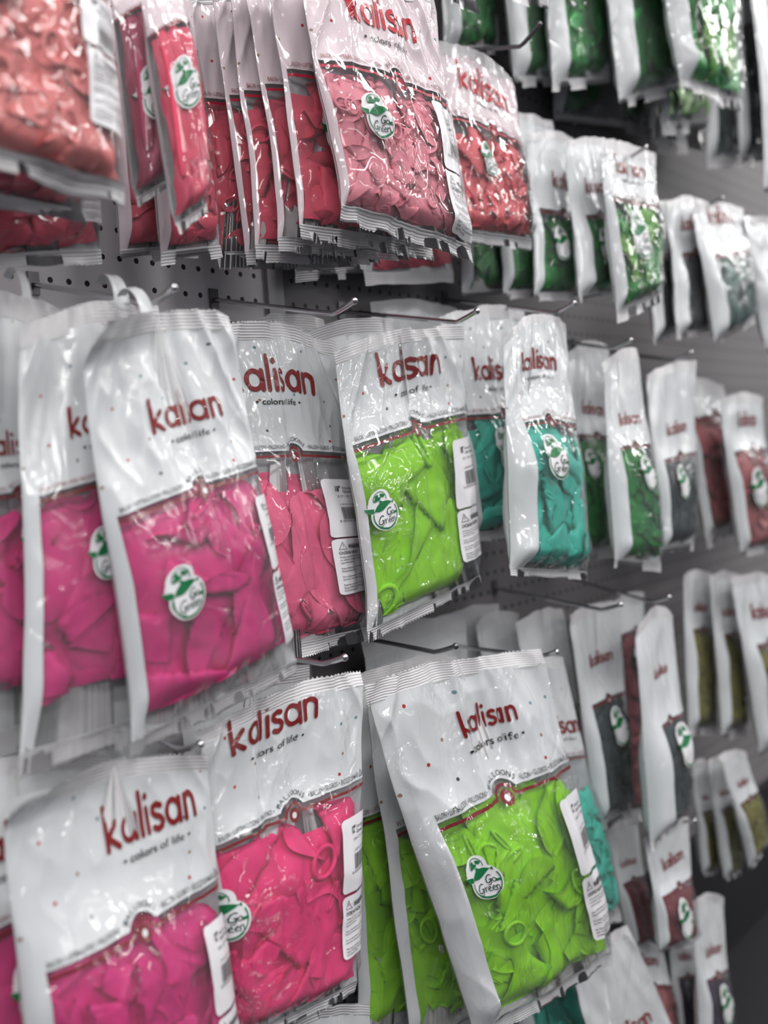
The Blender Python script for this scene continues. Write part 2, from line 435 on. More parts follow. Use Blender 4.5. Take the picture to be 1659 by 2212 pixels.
# ------------------------------------------------------------------ the bag
RNG = random.Random(5)
class Bag:
    """a printed film bag: pillow body between a crimped top seal and bottom seal; P(u, v) is its skin, u across, v down"""
    def __init__(s, b):
        s.b = b; s.q = [np.array(c, dtype=float) for c in b['q']]     # TL TR BR BL in metres
        TL, TR, BR, BL = s.q
        s.O = (TL+TR)/2
        s.W = (np.linalg.norm(TR-TL)+np.linalg.norm(BR-BL))/2; s.H = (np.linalg.norm(BL-TL)+np.linalg.norm(BR-TR))/2
        n = np.cross((TR+BR-TL-BL), (BL+BR-TL-TR)); n /= np.linalg.norm(n)
        if n[1] > 0: n = -n
        s.n = n; s.seed = b.get('seed', abs(hash_s(b['key'])) % 9999)
        s.T = b.get('T', .022); s.vl = b.get('vl', .4); s.sl = b.get('sl', 0.); s.droop = b.get('droop', .012)
        s.vs = b.get('vs', .05)
        s.fill = b.get('fill', s.vl + .01); s.vend = b.get('vend', .97-s.vs*.8)      # where the contents begin
        f = b.get('fold')
        if f: s.pX = [0, f[0], f[0]+f[1], 1]; k = 1/(1-f[1]*.72); s.pU = [0, f[0]*k, (f[0]+f[1]*.28)*k, 1]; s.fu = (s.pU[1]+s.pU[2])/2
        else: s.pX = [0, 1]; s.pU = [0, 1]; s.fu = None
    def base(s, u, v):
        TL, TR, BR, BL = s.q
        u_, v_ = u[..., None], v[..., None]
        return (TL*(1-u_)+TR*u_)*(1-v_) + (BL*(1-u_)+BR*u_)*v_
    def prof(s, u, v):
        a = np.clip(1-np.abs(2*np.clip(u, 0, 1)-1)**4., 0, 1)**.6
        h = .14*sstep(.0, s.vl*.8, v) + .86*sstep(s.fill-.16, s.fill+.16, v)
        e = sstep(1.0-s.vs*.6, s.vend-.05, v)**.8
        return a*h*e
    def P(s, u, v, side=1, wr=1.0, inset=0.0):
        u = np.asarray(u, float); v = np.asarray(v, float); u, v = np.broadcast_arrays(u, v)
        sd = s.seed
        pr = s.prof(u, v)
        b = s.b
        # outline: edges wander a little, filled part pulls the sides in
        edge = (2*u-1)
        uu = u + edge*(-b.get('pull', .018)*sstep(s.fill-.15, s.fill+.2, v)*sstep(1, .8, v)) + .012*noise(v*5+sd, edge*.7, sd)*np.abs(edge)
        p = s.base(uu, v)
        down = (s.q[3]-s.q[0]+s.q[2]-s.q[1]); down /= np.linalg.norm(down)
        dr = s.droop*np.abs(edge)**1.6*(1-v)**2.2
        off = (s.T*pr*(1-inset) if side > 0 else s.T*pr*(-.75)-.0010)
        if wr:
            hd = sstep(s.fill+.08, s.fill-.12, v)
            fan = (u-.5)/(v+.35)
            A = b.get('wr', 1.0)
            w_ = .0042*hd*ridge(fan*3.4+sd, v*.8, sd+1)*(1-.5*v) + .0022*ridge(u*5.5, v*4+sd, sd+2) + .0013*ridge(u*11+v*5, v*7-u*6, sd+3)
            w_ = w_ + .0012*ridge(u*9+v*2, v*3.1, sd+4)*sstep(.80, .95, v)
            w_ = w_ + .0034*(1-hd)*noise(u*4.4, v*5.2, sd+6)
            off = off + A*wr*w_*s.W/.26*np.clip(np.minimum(u, 1-u)*14+.25, 0, 1)
            off = off + .016*(s.W/.26)*noise(u*2.3+7, v*1.3, sd+9)*(1-v)*b.get('wave', .6)
            if s.fu is not None: off = off - .005*np.exp(-((u-s.fu)/.028)**2)*sstep(.95, .5, v)
        # curled top
        cu = b.get('curl', 0)
        if cu: off = off + cu*np.clip(1-v/.10, 0, 1)**2*np.clip(1-u*1.6, 0, 1)
        return p + s.n*off[..., None] + down*dr[..., None]
    def uv2(s, X, Y):
        """print coordinates -> skin parameters"""
        X = np.asarray(X, float); Y = np.asarray(Y, float)
        u = np.interp(X, s.pX, s.pU) + np.where(X > 1, X-1, 0)
        v = s.vl + Y*s.W*s.b.get('ps', 1.)/s.H + s.sl*(u-.5)
        return u, v
    def print_uv(s, u, v):
        return np.interp(u, s.pU, s.pX), (v-s.vl-s.sl*(u-.5))*s.H/(s.W*s.b.get('ps', 1.))
    def decal(s, name, vt, mat, parent, eps=.0009):
        V, T = vt
        if len(V) == 0: return None
        X, Y = V[:, 0], V[:, 1]
        u, v = s.uv2(X, Y)
        keep = (u > .004) & (u < .996) & (v > .0) & (v < .99)
        T = np.array(T); T = T[keep[T].all(1)]
        if len(T) == 0: return None
        d = .004
        P0 = s.P(u, v); Pu = s.P(np.clip(u+d, 0, 1), v)-s.P(np.clip(u-d, 0, 1), v); Pv = s.P(u, v+d)-s.P(u, v-d)
        n = np.cross(Pu, Pv); n /= np.linalg.norm(n, axis=-1, keepdims=True)+1e-12
        n[(n@s.n) < 0] *= -1
        Q = P0+n*eps
        fn = np.cross(Q[T[:, 1]]-Q[T[:, 0]], Q[T[:, 2]]-Q[T[:, 0]])@s.n
        T = np.where(fn[:, None] < 0, T[:, ::-1], T)
        me = mesh_np(name, Q - s.O, None, T)
        return new_obj(name, me, mat, parent)

def hash_s(t):
    h = 7
    for c in t: h = (h*131+ord(c)) % 1000003
    return h

def balloon_geo(r, L, folds=1, ring=True, res=(18, 9)):
    """flat unblown balloon, length L along +y (crown at 0), folded; returns V (x, y, z), quads"""
    nt_, nw = res
    t = np.linspace(0, 1, nt_); sgrid = np.linspace(-1, 1, nw)
    wid = np.where(t < .36, .43*np.sqrt(np.clip(1-(1-t/.36)**2, 0, 1)), 0)
    ta = np.clip((t-.36)/.42, 0, 1)
    wid = np.where(t >= .36, .43+(.115-.43)*(ta*ta*(3-2*ta)), wid); wid[0] = .04
    Tg, Sg = np.meshgrid(t, sgrid, indexing='ij')
    x = (wid[:, None]*Sg)*L; y = (Tg-.45)*L
    z = -.0045*np.abs(Sg)**5*np.ones_like(x) - .004*(1-Tg)**10
    ph = r.uniform(0, 50)
    for _ in range(folds):
        a = r.uniform(0, math.pi*2); d = r.uniform(.06, .26)*L
        nx, ny = math.cos(a), math.sin(a)
        k = x*nx+y*ny-d
        m = k > 0
        x = np.where(m, x-2*k*nx, x); y = np.where(m, y-2*k*ny, y)
        z = np.where(m, .0034-z*.5 + .0012*np.minimum(k/.01, 1), z)
    z = z + .0022*noise(x/L*5+ph, y/L*5, 3) + .0012*ridge(x/L*4+ph, y/L*9+ph, 5)
    V = [np.stack([x.ravel(), y.ravel(), z.ravel()], -1)]
    F = [grid_faces(nt_, nw)]
    if ring:
        cx, cy, cz = x[-1].mean(), y[-1].mean(), z[-1].mean()+.001
        open_ = r.random() < .5
        ra = .125*L; rb = .095*L if open_ else .028*L; tr = .019*L
        dx, dy = x[-1, -1]-x[-1, 0], y[-1, -1]-y[-1, 0]; l = math.hypot(dx, dy)+1e-9; dx /= l; dy /= l
        if open_:
            cx += (-dy)*.02*L; cy += dx*.02*L
        n1, n2 = 18, 6
        R = []
        for i in range(n1):
            A = 2*math.pi*i/n1
            ox, oy = ra*math.cos(A), rb*math.sin(A)
            ux, uy = math.cos(A)*rb, math.sin(A)*ra; ul = math.hypot(ux, uy); ux /= ul; uy /= ul
            for j in range(n2):
                B = 2*math.pi*j/n2
                qx, qy = ox+ux*tr*math.cos(B), oy+uy*tr*math.cos(B)
                R.append((cx+qx*dx-qy*dy, cy+qx*dy+qy*dx, cz+tr*math.sin(B)+(.003 if open_ else 0)))
        b0 = len(V[0]); V.append(np.array(R))
        i, j = np.meshgrid(np.arange(n1), np.arange(n2), indexing='ij')
        a_ = i*n2+j; b_ = ((i+1) % n1)*n2+j; c_ = ((i+1) % n1)*n2+(j+1) % n2; d_ = i*n2+(j+1) % n2
        F.append(np.stack([a_, b_, c_, d_], -1).reshape(-1, 4)+b0)
    return np.concatenate(V), np.concatenate(F)

def fill_bag(g, root, lod):
    b = g.b; r = random.Random(g.seed+1)
    mats = [LATEX[c] for c in b['col'].split('+')]
    Lu = b.get('bl', .45)      # balloon length in bag widths
    inn = .012*g.W/.26
    top = b.get('top', g.fill)
    # packed mass below the outer layer
    nu, nv = (26, 34) if lod >= 2 else (14, 18)
    U, V = np.meshgrid(np.linspace(.03, .97, nu), np.linspace(top+.03, g.vend-.005, nv), indexing='ij')
    q = g.P(U, V, 1, 0) - g.n*np.minimum(inn*1.7, g.T*.95*g.prof(U, V))[..., None]
    rel = g.prof(U, V)[..., None]
    q = q + g.n*(.004*noise(U*9, V*12, g.seed+8)+.002*ridge(U*16, V*15, g.seed+3))[..., None]
    me = mesh_np('packed_latex', q.reshape(-1, 3)-g.O, face_out(q, grid_faces(nu, nv), g.n))
    o = new_obj('packed_balloons', me, mats[0], root); o['kind'] = 'stuff'
    if b.get('tubes'):
        n = b['tubes']; allV = []
        for i in range(n):
            uu = .10+.80*(i+.5)/n + r.uniform(-.02, .02)
            vv = np.linspace(top+r.uniform(0, .03), b.get('tend', .78)+r.uniform(-.03, .03), 24)
            du = .022*np.sin(vv*9+r.uniform(0, 6))
            pts = g.P(uu+du, vv, 1, 0) - g.n*(inn*.6+g.W*.2/n)
            rad = g.W*.40/n*np.sin(np.pi*np.clip(np.linspace(.02, .98, 24), 0, 1))**.18
            right = (g.q[1]-g.q[0]); right /= np.linalg.norm(right)
            an = np.linspace(0, 2*math.pi, 10, endpoint=False)
            ringv = pts[:, None, :] + rad[:, None, None]*(right*np.cos(an)[None, :, None]*1.2 + g.n*np.sin(an)[None, :, None]*.55)
            V_ = ringv.reshape(-1, 3)
            i0, j0 = np.meshgrid(np.arange(23), np.arange(10), indexing='ij')
            F = np.stack([i0*10+j0, (i0+1)*10+j0, (i0+1)*10+(j0+1) % 10, i0*10+(j0+1) % 10], -1).reshape(-1, 4)
            new_obj('long_balloon', mesh_np('b', V_-g.O, F), mats[0], root)
        return
    asp = g.H/g.W
    v1 = g.vend
    area = asp*(v1-top)
    n = int(b.get('cnt', area/(Lu*Lu*.16)))
    n = min(n, 96)
    cols = max(2, round(math.sqrt(n/asp/(v1-top)))) if n else 1
    rows = max(2, math.ceil(n/cols))
    spots = [((i+.5)/cols, (j+.5)/rows) for i in range(cols) for j in range(rows)]
    r.shuffle(spots)
    far = []
    s0 = 0
    for k, (a, c) in enumerate(spots):
        L = Lu*r.uniform(.8, 1.12)
        uc = .06+.88*a + r.uniform(-.35, .35)/cols; vc = top+.04+(v1-top-.05)*c + r.uniform(-.4, .4)/rows*(v1-top)
        Vb, Fb = balloon_geo(r, L*g.W, r.choice((0, 1, 1, 2, 2)) if lod >= 2 else r.choice((0, 1)), ring=(r.random() < .55), res=((34, 19) if lod >= 3 else (20, 11) if lod == 2 else (12, 7)))
        th = r.uniform(0, 2*math.pi)
        x = Vb[:, 0]*math.cos(th)-Vb[:, 1]*math.sin(th); y = Vb[:, 0]*math.sin(th)+Vb[:, 1]*math.cos(th)
        tx, ty = r.uniform(-.10, .10), r.uniform(-.10, .10)
        lay = r.uniform(-.010, .003)*g.W/.26
        h = Vb[:, 2] + lay + tx*x + ty*y
        u = uc + x/g.W; v = vc + y/g.H
        # soft walls: the pouch turns stray parts inward
        ov = np.maximum(0, .045-u)+np.maximum(0, u-.955); u = np.clip(u, .045-.02, .955+.02)
        vmin = top-.01
        ow = np.maximum(0, vmin-v)+np.maximum(0, v-v1)
        v = np.where(v < vmin, vmin-(vmin-v)*.25, v); v = np.where(v > v1, v1+(v-v1)*.12, v)
        h = h - ov*.18*g.W*.6 - ow*.1*g.W
        h = np.minimum(h, .0095*g.W/.26)
        pf = g.prof(u, v)
        wo = (g.P(u, v, 1, 1)-g.P(u, v, 1, 0))@g.n
        h = np.minimum(h, inn+wo-(.0016+.0003*(k % 9))*g.W/.26)
        h = np.maximum(h, inn-g.T*1.45*pf+.0002*(k % 7))
        q = g.P(u, v, 1, 0) - g.n*(inn) + g.n*h[:, None]
        mat = mats[0] if len(mats) == 1 or r.random() < .6 else mats[1]
        if lod >= 2 or b.get('ind'):
            me = mesh_np('b', q-g.O, Fb); new_obj('balloon', me, mat, root)
        else:
            far.append((q-g.O, Fb+s0, mats.index(mat))); s0 += len(q)
    if far:
        me = mesh_np('b', np.concatenate([f[0] for f in far]), np.concatenate([f[1] for f in far]))
        o = new_obj('balloon_heap', me, mats, root); o['kind'] = 'stuff'
        idx = np.concatenate([np.full(len(f[1]), f[2]) for f in far]).astype(np.int32)
        me.polygons.foreach_set('material_index', idx)

def seal(g, name, v0, v1, root, mat, nu, teeth, lod):
    nv = 7 if lod >= 2 else 3
    u = np.linspace(0, 1, nu); v = np.linspace(v0, v1, nv)
    U, V = np.meshgrid(u, v, indexing='ij')
    outer = 0 if v0 < .5 else -1
    zz = (np.arange(nu) % 2)*2-1.
    zz *= {3: .0012, 2: .0006, 1: 0}[lod]/g.H
    V = V.copy(); V[:, outer] += zz
    fr_ = (V-v0)/(v1-v0); fr_ = fr_ if outer == -1 else 1-fr_
    V = V + fr_*.007*noise(U*6, U*0+g.seed, 4)
    q = g.P(U, V, 1, .8)
    fl = g.b.get('flip', .010)*(noise(U*3.1+g.seed, V*0+.5, 11)+(.4 if lod == 3 else .12)*ridge(U*6+g.seed, V*2, 12))*(1 if lod == 3 else .6)*np.abs(V-(v1 if outer == 0 else v0))/max(1e-4, v1-v0)
    q = q + g.n*(fl[..., None] + .0006)
    X, Y = U, (V-v0)*g.H/g.W*.26/g.W*g.W/.26
    Y = (V)*g.H/ .26*.5
    me = mesh_np(name, q.reshape(-1, 3)-g.O, face_out(q, grid_faces(nu, nv), g.n), uv=np.stack([X.ravel(), Y.ravel()], -1))
    return new_obj(name, me, mat, root)

def build_bag(b):
    g = Bag(b); lod = b.get('lod', 1)
    root = bpy.data.objects.new('balloon_bag', None); COL.objects.link(root)
    root.location = g.O; root.empty_display_size = .03
    tag(root, b['label'], 'bag of balloons', b.get('group'))
    nu, nv = {3: (130, 170), 2: (56, 84), 1: (26, 38)}[lod]
    film = FILMS[b.get('film', 'far' if lod == 1 else 'clear')]
    # front skin and back skin in one pouch
    u = (1-np.cos(np.linspace(0, math.pi, nu)))/2*.55+np.linspace(0, 1, nu)*.45
    v = np.linspace(g.vs*.8, 1-g.vs*.8, nv)
    U, V = np.meshgrid(u, v, indexing='ij')
    F0 = g.P(U, V, 1); B0 = g.P(U, V, -1)
    X, Y = g.print_uv(U, V)
    me = mesh_np('front', F0.reshape(-1, 3)-g.O, face_out(F0, grid_faces(nu, nv), g.n), uv=np.stack([X.ravel(), Y.ravel()], -1))
    fo = new_obj('front_film', me, film, root); fo['margin'] = float(b.get('margin', .07))
    me = mesh_np('back', B0.reshape(-1, 3)-g.O, face_out(B0, grid_faces(nu, nv), -g.n))
    new_obj('back_film', me, BACK, root)
    sm = SEAL_SEE if b.get('see') else SEAL
    seal(g, 'top_seal', 0., g.vs, root, SEAL, {3: 91, 2: 61, 1: 25}[lod], True, lod)
    seal(g, 'bottom_seal', 1-g.vs, 1., root, sm, {3: 91, 2: 61, 1: 25}[lod], True, lod)
    if b.get('tab'):
        tu, tw, th = b['tab']; A = np.linspace(0, 1, 12); Bq = np.linspace(-.5, .5, 6)
        AA, BB = np.meshgrid(A, Bq, indexing='ij')
        q = g.P(tu+BB*tw*(1-.25*AA), np.full(AA.shape, .015), 1, .8)
        up = -(g.q[3]-g.q[0]); up /= np.linalg.norm(up)
        q = q + up*(th*np.sin(AA*2.2)/.9)[..., None] + np.array((0, 1, 0))*(.022*(1-np.cos(AA*2.4)))[..., None]
        new_obj('hang_tab', mesh_np('tab', q.reshape(-1, 3)-g.O, grid_faces(12, 6)), BACK, root)
    eps = {3: .0013, 2: .0016, 1: .0030}[lod]*g.W/.26
    fill_bag(g, root, lod)
    ink = INK_PINK if b.get('film') == 'pink' else INK_RED
    # brand lettering
    lw = b.get('lw', .46); ly = b.get('ly', -.27); lx = b.get('lx', .5)
    if b.get('logo', 1):
        s_ = lw/LOGO_W
        V_, T_ = LOGO
        g.decal('brand_lettering', (np.stack([lx-lw/2+V_[:, 0]*s_, ly-V_[:, 1]*s_*b.get('lh', 1.15)], -1), T_), ink, root, eps)
        if lod >= 2:
            a = put_text('• colors', lx-.17, ly+.085, .034, .175, bold=.012); c = put_text('of life •', lx+.02, ly+.085, .034, .165)
            g.decal('slogan_lettering', join2([a, c]), INK_BLACK, root, eps)
    if lod >= 2:
        parts = [put_text('BALON • LUFTBALLOONS • PALLONCINO •', b.get('margin', .07)*.8+.02, -.043, .023, .375-b.get('margin', .07)*.8),
                 arc_text('BALLOONS', .5, .004, .091, .023, 146, 34),
                 put_text('• BALLON • GLOBOS • ВОЗДУШНЫЙ ШАР', .605, -.043, .023, .385)]
        g.decal('border_lettering', join2(parts), INK_RED if b.get('film') == 'pink' else INK_DARK if 0 else INK_BLACK if lod == 3 else INK_RED, root, eps)
    # eco sticker
    st = b.get('sticker', (.20, .33))
    if st:
        bd, gr, tx = sticker_shapes(st[0], st[1], b.get('sr', .088))
        so = g.decal('eco_sticker', bd, PAPER, root, eps)
        if so:
            for nm, gg, mt in (('leaf_print', gr, INK_GREEN), ('sticker_lettering', tx, INK_DARK)):
                if lod == 1 and nm != 'leaf_print': continue
                o = g.decal(nm, gg, mt, None, eps*1.7)
                if o: o.parent = so
    # labels at the right edge
    lb = b.get('labels')
    if lb:
        x0, ya, yb, yc, yd = lb.get('x', .78), lb.get('a', .13), lb.get('b', .47), lb.get('c', .485), lb.get('d', .80)
        x1 = .985
        wd = x1-x0
        la = g.decal('barcode_label', rrect(x0, ya, x1, yb, .02, 12, 18), PAPER, root, eps)
        lbj = g.decal('warning_label', rrect(x0, yc, x1, yd, .02, 12, 18), PAPER, root, eps)
        t = [put_text(lb.get('size', '18"'), x0+wd*.30, ya+.075, .032, wd*.16, bold=.03),
             put_text('Standard', x0+wd*.50, ya+.062, .016, wd*.34), put_text(lb.get('name', 'Queen Pink'), x0+wd*.50, ya+.084, .016, wd*.42, bold=.01),
             put_text(lb.get('ct', '25 CT / SKU: 11823543'), x0+wd*.34, ya+.112, .013, wd*.6),
             put_text('L182354-20112-AA23', x0+wd*.36, ya+.160, .010, wd*.5),
             put_text('8 693296 851732', x0+wd*.25, ya+.262, .013, wd*.66)]
        if la:
            o = g.decal('label_lettering', join2(t), INK_BLACK, None, eps*1.7)
            if o: o.parent = la
            rr = random.Random(3); bars = []; x = x0+wd*.36
            while x < x0+wd*.90:
                w_ = rr.choice((.0012, .0018, .0028)); bars.append(rrect(x, ya+.172, x+w_, ya+.245, 0, 2, 8)); x += w_+rr.choice((.0014, .002, .003))
            o = g.decal('barcode', join2(bars), INK_BLACK, None, eps*1.7)
            if o: o.parent = la
        if lbj:
            tri = [stroke([(x0+wd*.12, yc+.062), (x0+wd*.20, yc+.020), (x0+wd*.30, yc+.062), (x0+wd*.12, yc+.062)], .0028),
                   stroke([(x0+wd*.207, yc+.035), (x0+wd*.207, yc+.048)], .003), stroke([(x0+wd*.207, yc+.056), (x0+wd*.2075, yc+.056)], .003)]
            t = tri+[put_text('WARNING:', x0+wd*.36, yc+.060, .026, wd*.52, bold=.03), put_text('CHOKING HAZARD', x0+wd*.10, yc+.092, .018, wd*.62, bold=.02)]
            lines = ['Children under 8 yrs. can choke or suffocate', 'on uninflated or broken balloons. Adult', 'supervision required.', '',
                     'Keep uninflated balloons from children.', 'Discard broken balloons at once.', '', 'Do not release outdoors or near electric',
                     'power lines - may cause power outages.', '', 'Plastic bags can be dangerous. To avoid', 'danger of suffocation, keep this bag away', 'from babies and children.']
            step = min(.0165, (yd-yc-.115)/13)
            for i, s_ in enumerate(lines):
                if s_: t.append(put_text(s_, x0+wd*.10, yc+.113+i*step, step*.62, wd*.82*len(s_)/44, bold=.008))
            o = g.decal('warning_lettering', join2(t), INK_BLACK, None, eps*1.7)
            if o: o.parent = lbj
    return root, g

# ------------------------------------------------------------------ setting
def box(x0, x1, y0, y1, z0, z1):
    V = [(x, y, z) for x in (x0, x1) for y in (y0, y1) for z in (z0, z1)]
    F = [(0, 1, 3, 2), (4, 6, 7, 5), (0, 4, 5, 1), (2, 3, 7, 6), (0, 2, 6, 4), (1, 5, 7, 3)]
    return np.array(V, float), F
def box_obj(name, dims, mat, parent=None, label=None, cat=None, kind=None):
    V, F = box(*dims)
    o = new_obj(name, mesh_np(name, V, F, smooth=False), mat, parent); tag(o, label, cat, None, kind); return o
# peg panel: square grid of round holes, pierced as dark pits in the board's own pattern
def peg_material(name, rgb):
    m, nt = mat_new(name); L = nt.links.new
    tc = N(nt, 'ShaderNodeTexCoord'); sp = N(nt, 'ShaderNodeSeparateXYZ'); L(tc.outputs['Object'], sp.inputs[0])
    fx = math_n(nt, 'SUBTRACT', math_n(nt, 'FRACT', math_n(nt, 'DIVIDE', math_n(nt, 'ADD', sp.outputs[0], 0.0108), .0246)), .5)
    fz = math_n(nt, 'SUBTRACT', math_n(nt, 'FRACT', math_n(nt, 'DIVIDE', math_n(nt, 'ADD', sp.outputs[2], 0.0163), .0345)), .5)
    dd = math_n(nt, 'SQRT', math_n(nt, 'ADD', math_n(nt, 'POWER', math_n(nt, 'MULTIPLY', fx, .0246), 2), math_n(nt, 'POWER', math_n(nt, 'MULTIPLY', fz, .0345), 2)))
    hole = math_n(nt, 'LESS_THAN', dd, .0036)
    mx_ = N(nt, 'ShaderNodeMixRGB'); L(hole, mx_.inputs[0]); mx_.inputs[1].default_value = lin(rgb); mx_.inputs[2].default_value = (.008, .008, .008, 1)
    p = N(nt, 'ShaderNodeBsdfPrincipled'); L(mx_.outputs[0], p.inputs['Base Color']); p.inputs['Roughness'].default_value = .55
    o_ = N(nt, 'ShaderNodeOutputMaterial'); L(p.outputs[0], o_.inputs[0]); return m
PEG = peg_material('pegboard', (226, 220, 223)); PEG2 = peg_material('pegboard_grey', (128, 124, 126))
FLOORM = simple('floor_dark_vinyl', lin((36, 36, 42)), .45)
PLINTH = simple('plinth_black', lin((18, 18, 24)), .6)
WALLM = simple('wall_paint', lin((150, 148, 150)), .8)
CEILM = simple('ceiling_paint', lin((190, 190, 190)), .9)
box_obj('wall_back', (-1.2, 1.006, .0, .012, .40, 2.75), PEG, kind='structure')
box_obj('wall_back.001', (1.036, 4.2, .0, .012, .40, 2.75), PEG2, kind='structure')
box_obj('wall_behind', (-1.6, 12.0, .05, .15, 0, 3.0), WALLM, kind='structure')
box_obj('floor', (-2.6, 12.0, -9.0, .15, -.06, 0), FLOORM, kind='structure')
box_obj('ceiling', (-2.6, 12.0, -9.0, .15, 3.0, 3.06), CEILM, kind='structure')
box_obj('trim_1', (1.006, 1.036, -.006, .0, .40, 2.75), simple('upright_grey', lin((176, 174, 176)), .4), kind='structure')
box_obj('trim_2', (-1.2, 4.2, -.02, .03, .0, .40), PLINTH, kind='structure')
bs = bpy.data.objects.new('base_shelf', None); COL.objects.link(bs); bs.location = (1.5, 0, 0)
tag(bs, 'black base shelf along the foot of the pegboard wall, lower right', 'shelf')
box_obj('deck', (-2.7, 2.7, -.34, .0, .03, .06), PLINTH, bs)
box_obj('kick_panel', (-2.7, 2.7, -.32, -.30, 0, .03), PLINTH, bs)
box_obj('deck_lip', (-2.7, 2.7, -.35, -.34, .02, .07), STEELD, bs)


# ------------------------------------------------------------------ hooks
def sweep(pts, rad, n=10, ball=None):
    P = np.array(pts, float); V = []; F = []
    for i, p_ in enumerate(P):
        d = P[min(i+1, len(P)-1)]-P[max(i-1, 0)]; d /= np.linalg.norm(d)
        a = np.cross(d, (1, 0, 0)); a /= np.linalg.norm(a); c = np.cross(d, a)
        rr = rad[i] if hasattr(rad, '__len__') else rad
        for j in range(n):
            t = 2*math.pi*j/n; V.append(p_+rr*(a*math.cos(t)+c*math.sin(t)))
    for i in range(len(P)-1):
        for j in range(n): F.append((i*n+j, i*n+(j+1) % n, (i+1)*n+(j+1) % n, (i+1)*n+j))
    return np.array(V), F
def make_hook(hk):
    x, zb, zo, L_, lab, mat = hk['x'], hk['zb'], hk['zo'], hk['L'], hk['label'], STEELD if hk.get('dark') else CHROME
    root = bpy.data.objects.new('display_hook', None); COL.objects.link(root); root.location = (x, 0, zb)
    tag(root, lab, 'hook', 'wire hooks holding the balloon bags')
    rise = hk.get('rise', .022); tl = .036
    pts = [(0, .0, 0), (0, -.02, (zo-zb)*.02/(L_-tl))]
    pts += [(0, -(L_-tl), zo-zb)]
    for t in (.25, .5, .75, 1.): pts.append((0, -(L_-tl)-tl*t, zo-zb+rise*(t**1.25)))
    V, F = sweep(pts, .0032, 12); new_obj('wire', mesh_np('wire', V, F), mat, root)
    c = np.array(pts[-1]); bp = [c+np.array((0, -.0045*math.cos(a), 0))*1.0 for a in np.linspace(0, math.pi, 9)]
    rd = [max(.0002, .0046*math.sin(a)) for a in np.linspace(0, math.pi, 9)]
    V, F = sweep(bp, rd, 12); new_obj('ball_tip', mesh_np('tip', V, F), mat, root)
    V, F = box(-.007, .007, -.003, 0, -.012, .014); new_obj('back_plate', mesh_np('plate', V, F, smooth=False), STEELD, root)
HOOKS = [
 {'x': 0.6429, 'zb': 1.5808, 'zo': 1.5258, 'L': 0.25, 'label': 'chrome hook with upturned tip holding the magenta bags, above the leftmost middle-row bags', 'dark': False, 'rise': 0.01},
 {'x': 0.9087, 'zb': 1.5838, 'zo': 1.5332, 'L': 0.25, 'label': 'bare chrome hook end between the magenta and lime bags, middle row', 'dark': False, 'rise': 0.01},
 {'x': 1.1601, 'zb': 1.5854, 'zo': 1.5383, 'L': 0.25, 'label': 'chrome hook end over the lime green bag of the middle row', 'dark': False, 'rise': 0.01},
 {'x': 1.3735, 'zb': 2.025, 'zo': 1.97, 'L': 0.25, 'label': 'dark hook with steep upturned tip above the pink bag beside the green ones', 'dark': True, 'rise': 0.022},
 {'x': 0.6308, 'zb': 1.1179, 'zo': 1.0748, 'L': 0.25, 'label': 'short chrome hook end above the lowest left magenta bag', 'dark': False, 'rise': 0.01},
 {'x': 0.848, 'zb': 1.1304, 'zo': 1.1204, 'L': 0.25, 'label': 'chrome hook end under the queen pink bag, above the lower hot pink bag', 'dark': False, 'rise': 0.01},
 {'x': 1.0612, 'zb': 1.1139, 'zo': 1.0943, 'L': 0.25, 'label': 'dark hook end at the top seal of the large lime bag, bottom row', 'dark': True, 'rise': 0.01},
 {'x': 1.3109, 'zb': 1.0501, 'zo': 1.0401, 'L': 0.25, 'label': 'small hook end above the teal bag in the bottom row', 'dark': False, 'rise': 0.01},
 {'x': 1.5202, 'zb': 1.111, 'zo': 1.0798, 'L': 0.25, 'label': 'blurred grey hook left of the slate bags, third row right', 'dark': False, 'rise': 0.01},
 {'x': 1.7041, 'zb': 1.1184, 'zo': 1.0653, 'L': 0.25, 'label': 'blurred hook at the top of the pale-sided slate bag', 'dark': False, 'rise': 0.01},
 {'x': 1.4272, 'zb': 1.6237, 'zo': 1.5687, 'L': 0.25, 'label': 'blurred hook above the teal bags in the middle row', 'dark': False, 'rise': 0.01},
 {'x': 1.6122, 'zb': 1.5747, 'zo': 1.5197, 'L': 0.25, 'label': 'blurred hook tip above the green bags in the middle row', 'dark': False, 'rise': 0.01},
 {'x': 1.8564, 'zb': 1.5625, 'zo': 1.5075, 'L': 0.25, 'label': 'blurred hook tip above the dark slate bag of the middle row', 'dark': False, 'rise': 0.01},
 {'x': 1.7138, 'zb': 1.9182, 'zo': 1.8632, 'L': 0.25, 'label': 'blurred hook tip above the frontmost metallic green bag, second row right', 'dark': False, 'rise': 0.01},
 {'x': 2.0509, 'zb': 1.8803, 'zo': 1.8253, 'L': 0.25, 'label': 'blurred hook tip above the grey-green bags, far right second row', 'dark': False, 'rise': 0.01},
 {'x': 1.7577, 'zb': 0.6958, 'zo': 0.6408, 'L': 0.25, 'label': 'blurred hook above the burgundy bag at lower right', 'dark': False, 'rise': 0.01},
 {'x': 2.205, 'zb': 1.3388, 'zo': 1.2838, 'L': 0.25, 'label': 'far blurred hook tip at the right edge of the wall', 'dark': False, 'rise': 0.01}
]
for hk in HOOKS: make_hook(hk)

